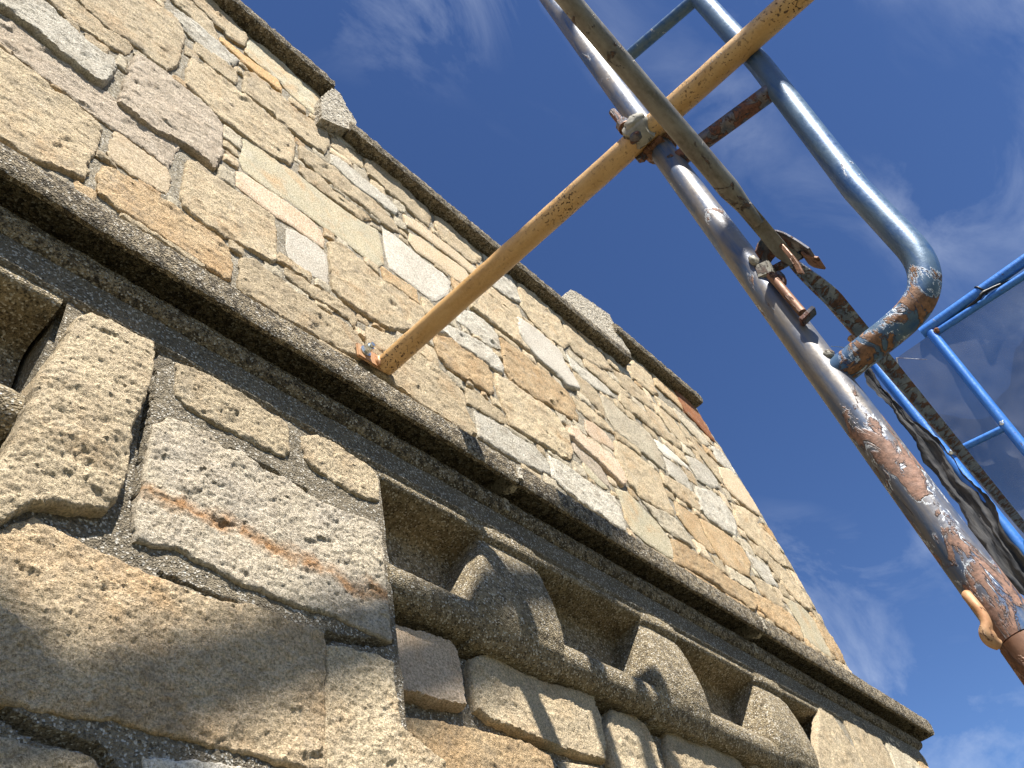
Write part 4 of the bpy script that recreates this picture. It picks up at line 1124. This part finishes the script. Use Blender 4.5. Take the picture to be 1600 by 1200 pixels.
def net2():
    NX = F2 + 0.085; nu, nv = 90, 90; vs_, fs = [], []
    for j in range(nv + 1):
        for i in range(nu + 1):
            u, v = i / nu, j / nv
            y = -0.69 - 1.5 * u; top = 2.16 - 0.20 * math.sin(u * 9.0 + 0.5) * math.exp(-u * 0.5) - 0.10 * u + 0.05 * noise.noise(Vector((u * 14, 0, 0)))
            z = top + (-0.6 - top) * v ** 1.3
            vs_.append((NX + 0.035 * fbm(y * 2.5, 8.3, z * 1.6, 3) + 0.03 * abs(fbm(y * 7 - z * 4, 2.3, z * 4, 2)), y, z))
    for j in range(nv):
        for i in range(nu):
            a = j * (nu + 1) + i; fs.append((a, a + 1, a + nu + 2, a + nu + 1))
    tag(link("debris_netting", mesh_of("debris_netting", vs_, fs), M['net_back'], smooth=True), "second overlapping layer of dark netting with a curved upper edge", "netting")
net2()
# bunched edge of the netting hanging along the leg
def bunch():
    pts = smoothp([Vector((F2 - 0.03, -0.640, 2.36)), Vector((F2 - 0.02, -0.622, 2.2)), Vector((F2 - 0.03, -0.628, 2.0)), Vector((F2 - 0.02, -0.612, 1.8)), Vector((F2 - 0.03, -0.608, 1.6)), Vector((F2 - 0.03, -0.586, 1.4)), Vector((F2, -0.60, 1.1)), Vector((F2, -0.60, 0.2))], 14)
    vs_, fs = [], []; nw = 26
    for i, p in enumerate(pts):
        t = i / (len(pts) - 1); w = 0.022 + 0.075 * min(1, t * 1.8)
        for k in range(nw + 1):
            u = k / nw
            vs_.append((p.x + 0.006 * math.sin(u * 15 + t * 4) * min(1, .3 + t * 2) + 0.012 * fbm(u * 4, t * 5, 2, 3), p.y + 0.018 - w * u + 0.022 * fbm(u * 1.5, t * 9, 7, 3) + 0.005 * fbm(u * 9, t * 60, 3, 2), p.z))
    for i in range(len(pts) - 1):
        for k in range(nw):
            a = i * (nw + 1) + k; fs.append((a, a + 1, a + nw + 2, a + nw + 1))
    me = mesh_of("bunched_netting", vs_, fs)
    o = link("bunched_netting", me, M['netroll'], smooth=True)
    tag(o, "bunched black netting hanging down the left side of the bright blue leg", "netting")
bunch()
# black ties
def tie_ring(c, axis, r, lab):
    axis = Vector(axis).normalized(); u = axis.orthogonal().normalized(); v = axis.cross(u)
    pts = [Vector(c) + (u * math.cos(a) + v * math.sin(a)) * r for a in [i * 2 * math.pi / 28 for i in range(29)]]
    me = tube_mesh("cable_tie", pts, 0.004, seg=8, step=0.05)
    o = link("cable_tie", me, M['tie'], smooth=True)
    return tag(o, lab, "cable tie")
ha = (on_x(1600, 408, F2) - on_x(1440, 521, F2)).normalized()
tie_ring(on_x(1533, 455, F2), ha + Vector((0, .15, .25)), 0.0255, "black tie round the upper bright blue tube at the top of the netting")
cordp = smoothp([on_x(1458, 518, F2 + .02), on_x(1480, 505, F2), on_x(1515, 478, F2 - .01), on_x(1530, 466, F2 - .03), on_x(1536, 458, F2 - .03), on_x(1560, 446, F2 - .01), on_x(1600, 430, F2 + .01), on_x(1660, 395, F2 + .01)], 8)
tag(link("lashing_cord", tube_mesh("lashing_cord", cordp, 0.0065, seg=10, step=0.02, wob=0.003), M['tie'], smooth=True), "black cord lashing the netting between the two upper blue tubes", "cord")
wp = smoothp([on_x(1401, 560, 1.5), on_x(1403, 572, 1.5), on_x(1406, 578, 1.5), on_x(1414, 586, 1.5)], 6)
wire = empty("tie_wire", wp[0], label="thin wire end twisted on the rusty brace in front of the netting", cat="wire")
tube("strand", wp, 0.0022, M['rungs'], wire, seg=8, step=0.004)
tube("strand", smoothp([on_x(1400, 559, 1.5), on_x(1420, 560, 1.5), on_x(1448, 562, 1.5)], 6), 0.0005, M['rungs'], wire, seg=6, step=0.02)
tube("strand", smoothp([on_x(1299, 541, 1.02), on_x(1312, 542, 1.04), on_x(1326, 545, 1.06)], 6), 0.0006, M['zinc'], wire, seg=6, step=0.02)

# braces on the outer side of the scaffold, over the walkway
OC = Vector((-0.80, -2.2, 3.97))
for sg, lab in ((1, "upper outer walkway brace rising to the right"), (-1, "upper outer walkway brace falling to the right")):
    t_ = empty("cross_brace", OC, label=lab, cat="brace")
    tube("tube", [OC + Vector((-1.07, 0.02 * sg, -0.60 * sg)), OC + Vector((1.07, 0.02 * sg, 0.60 * sg))], 0.031, M['brace'], t_, step=0.2)
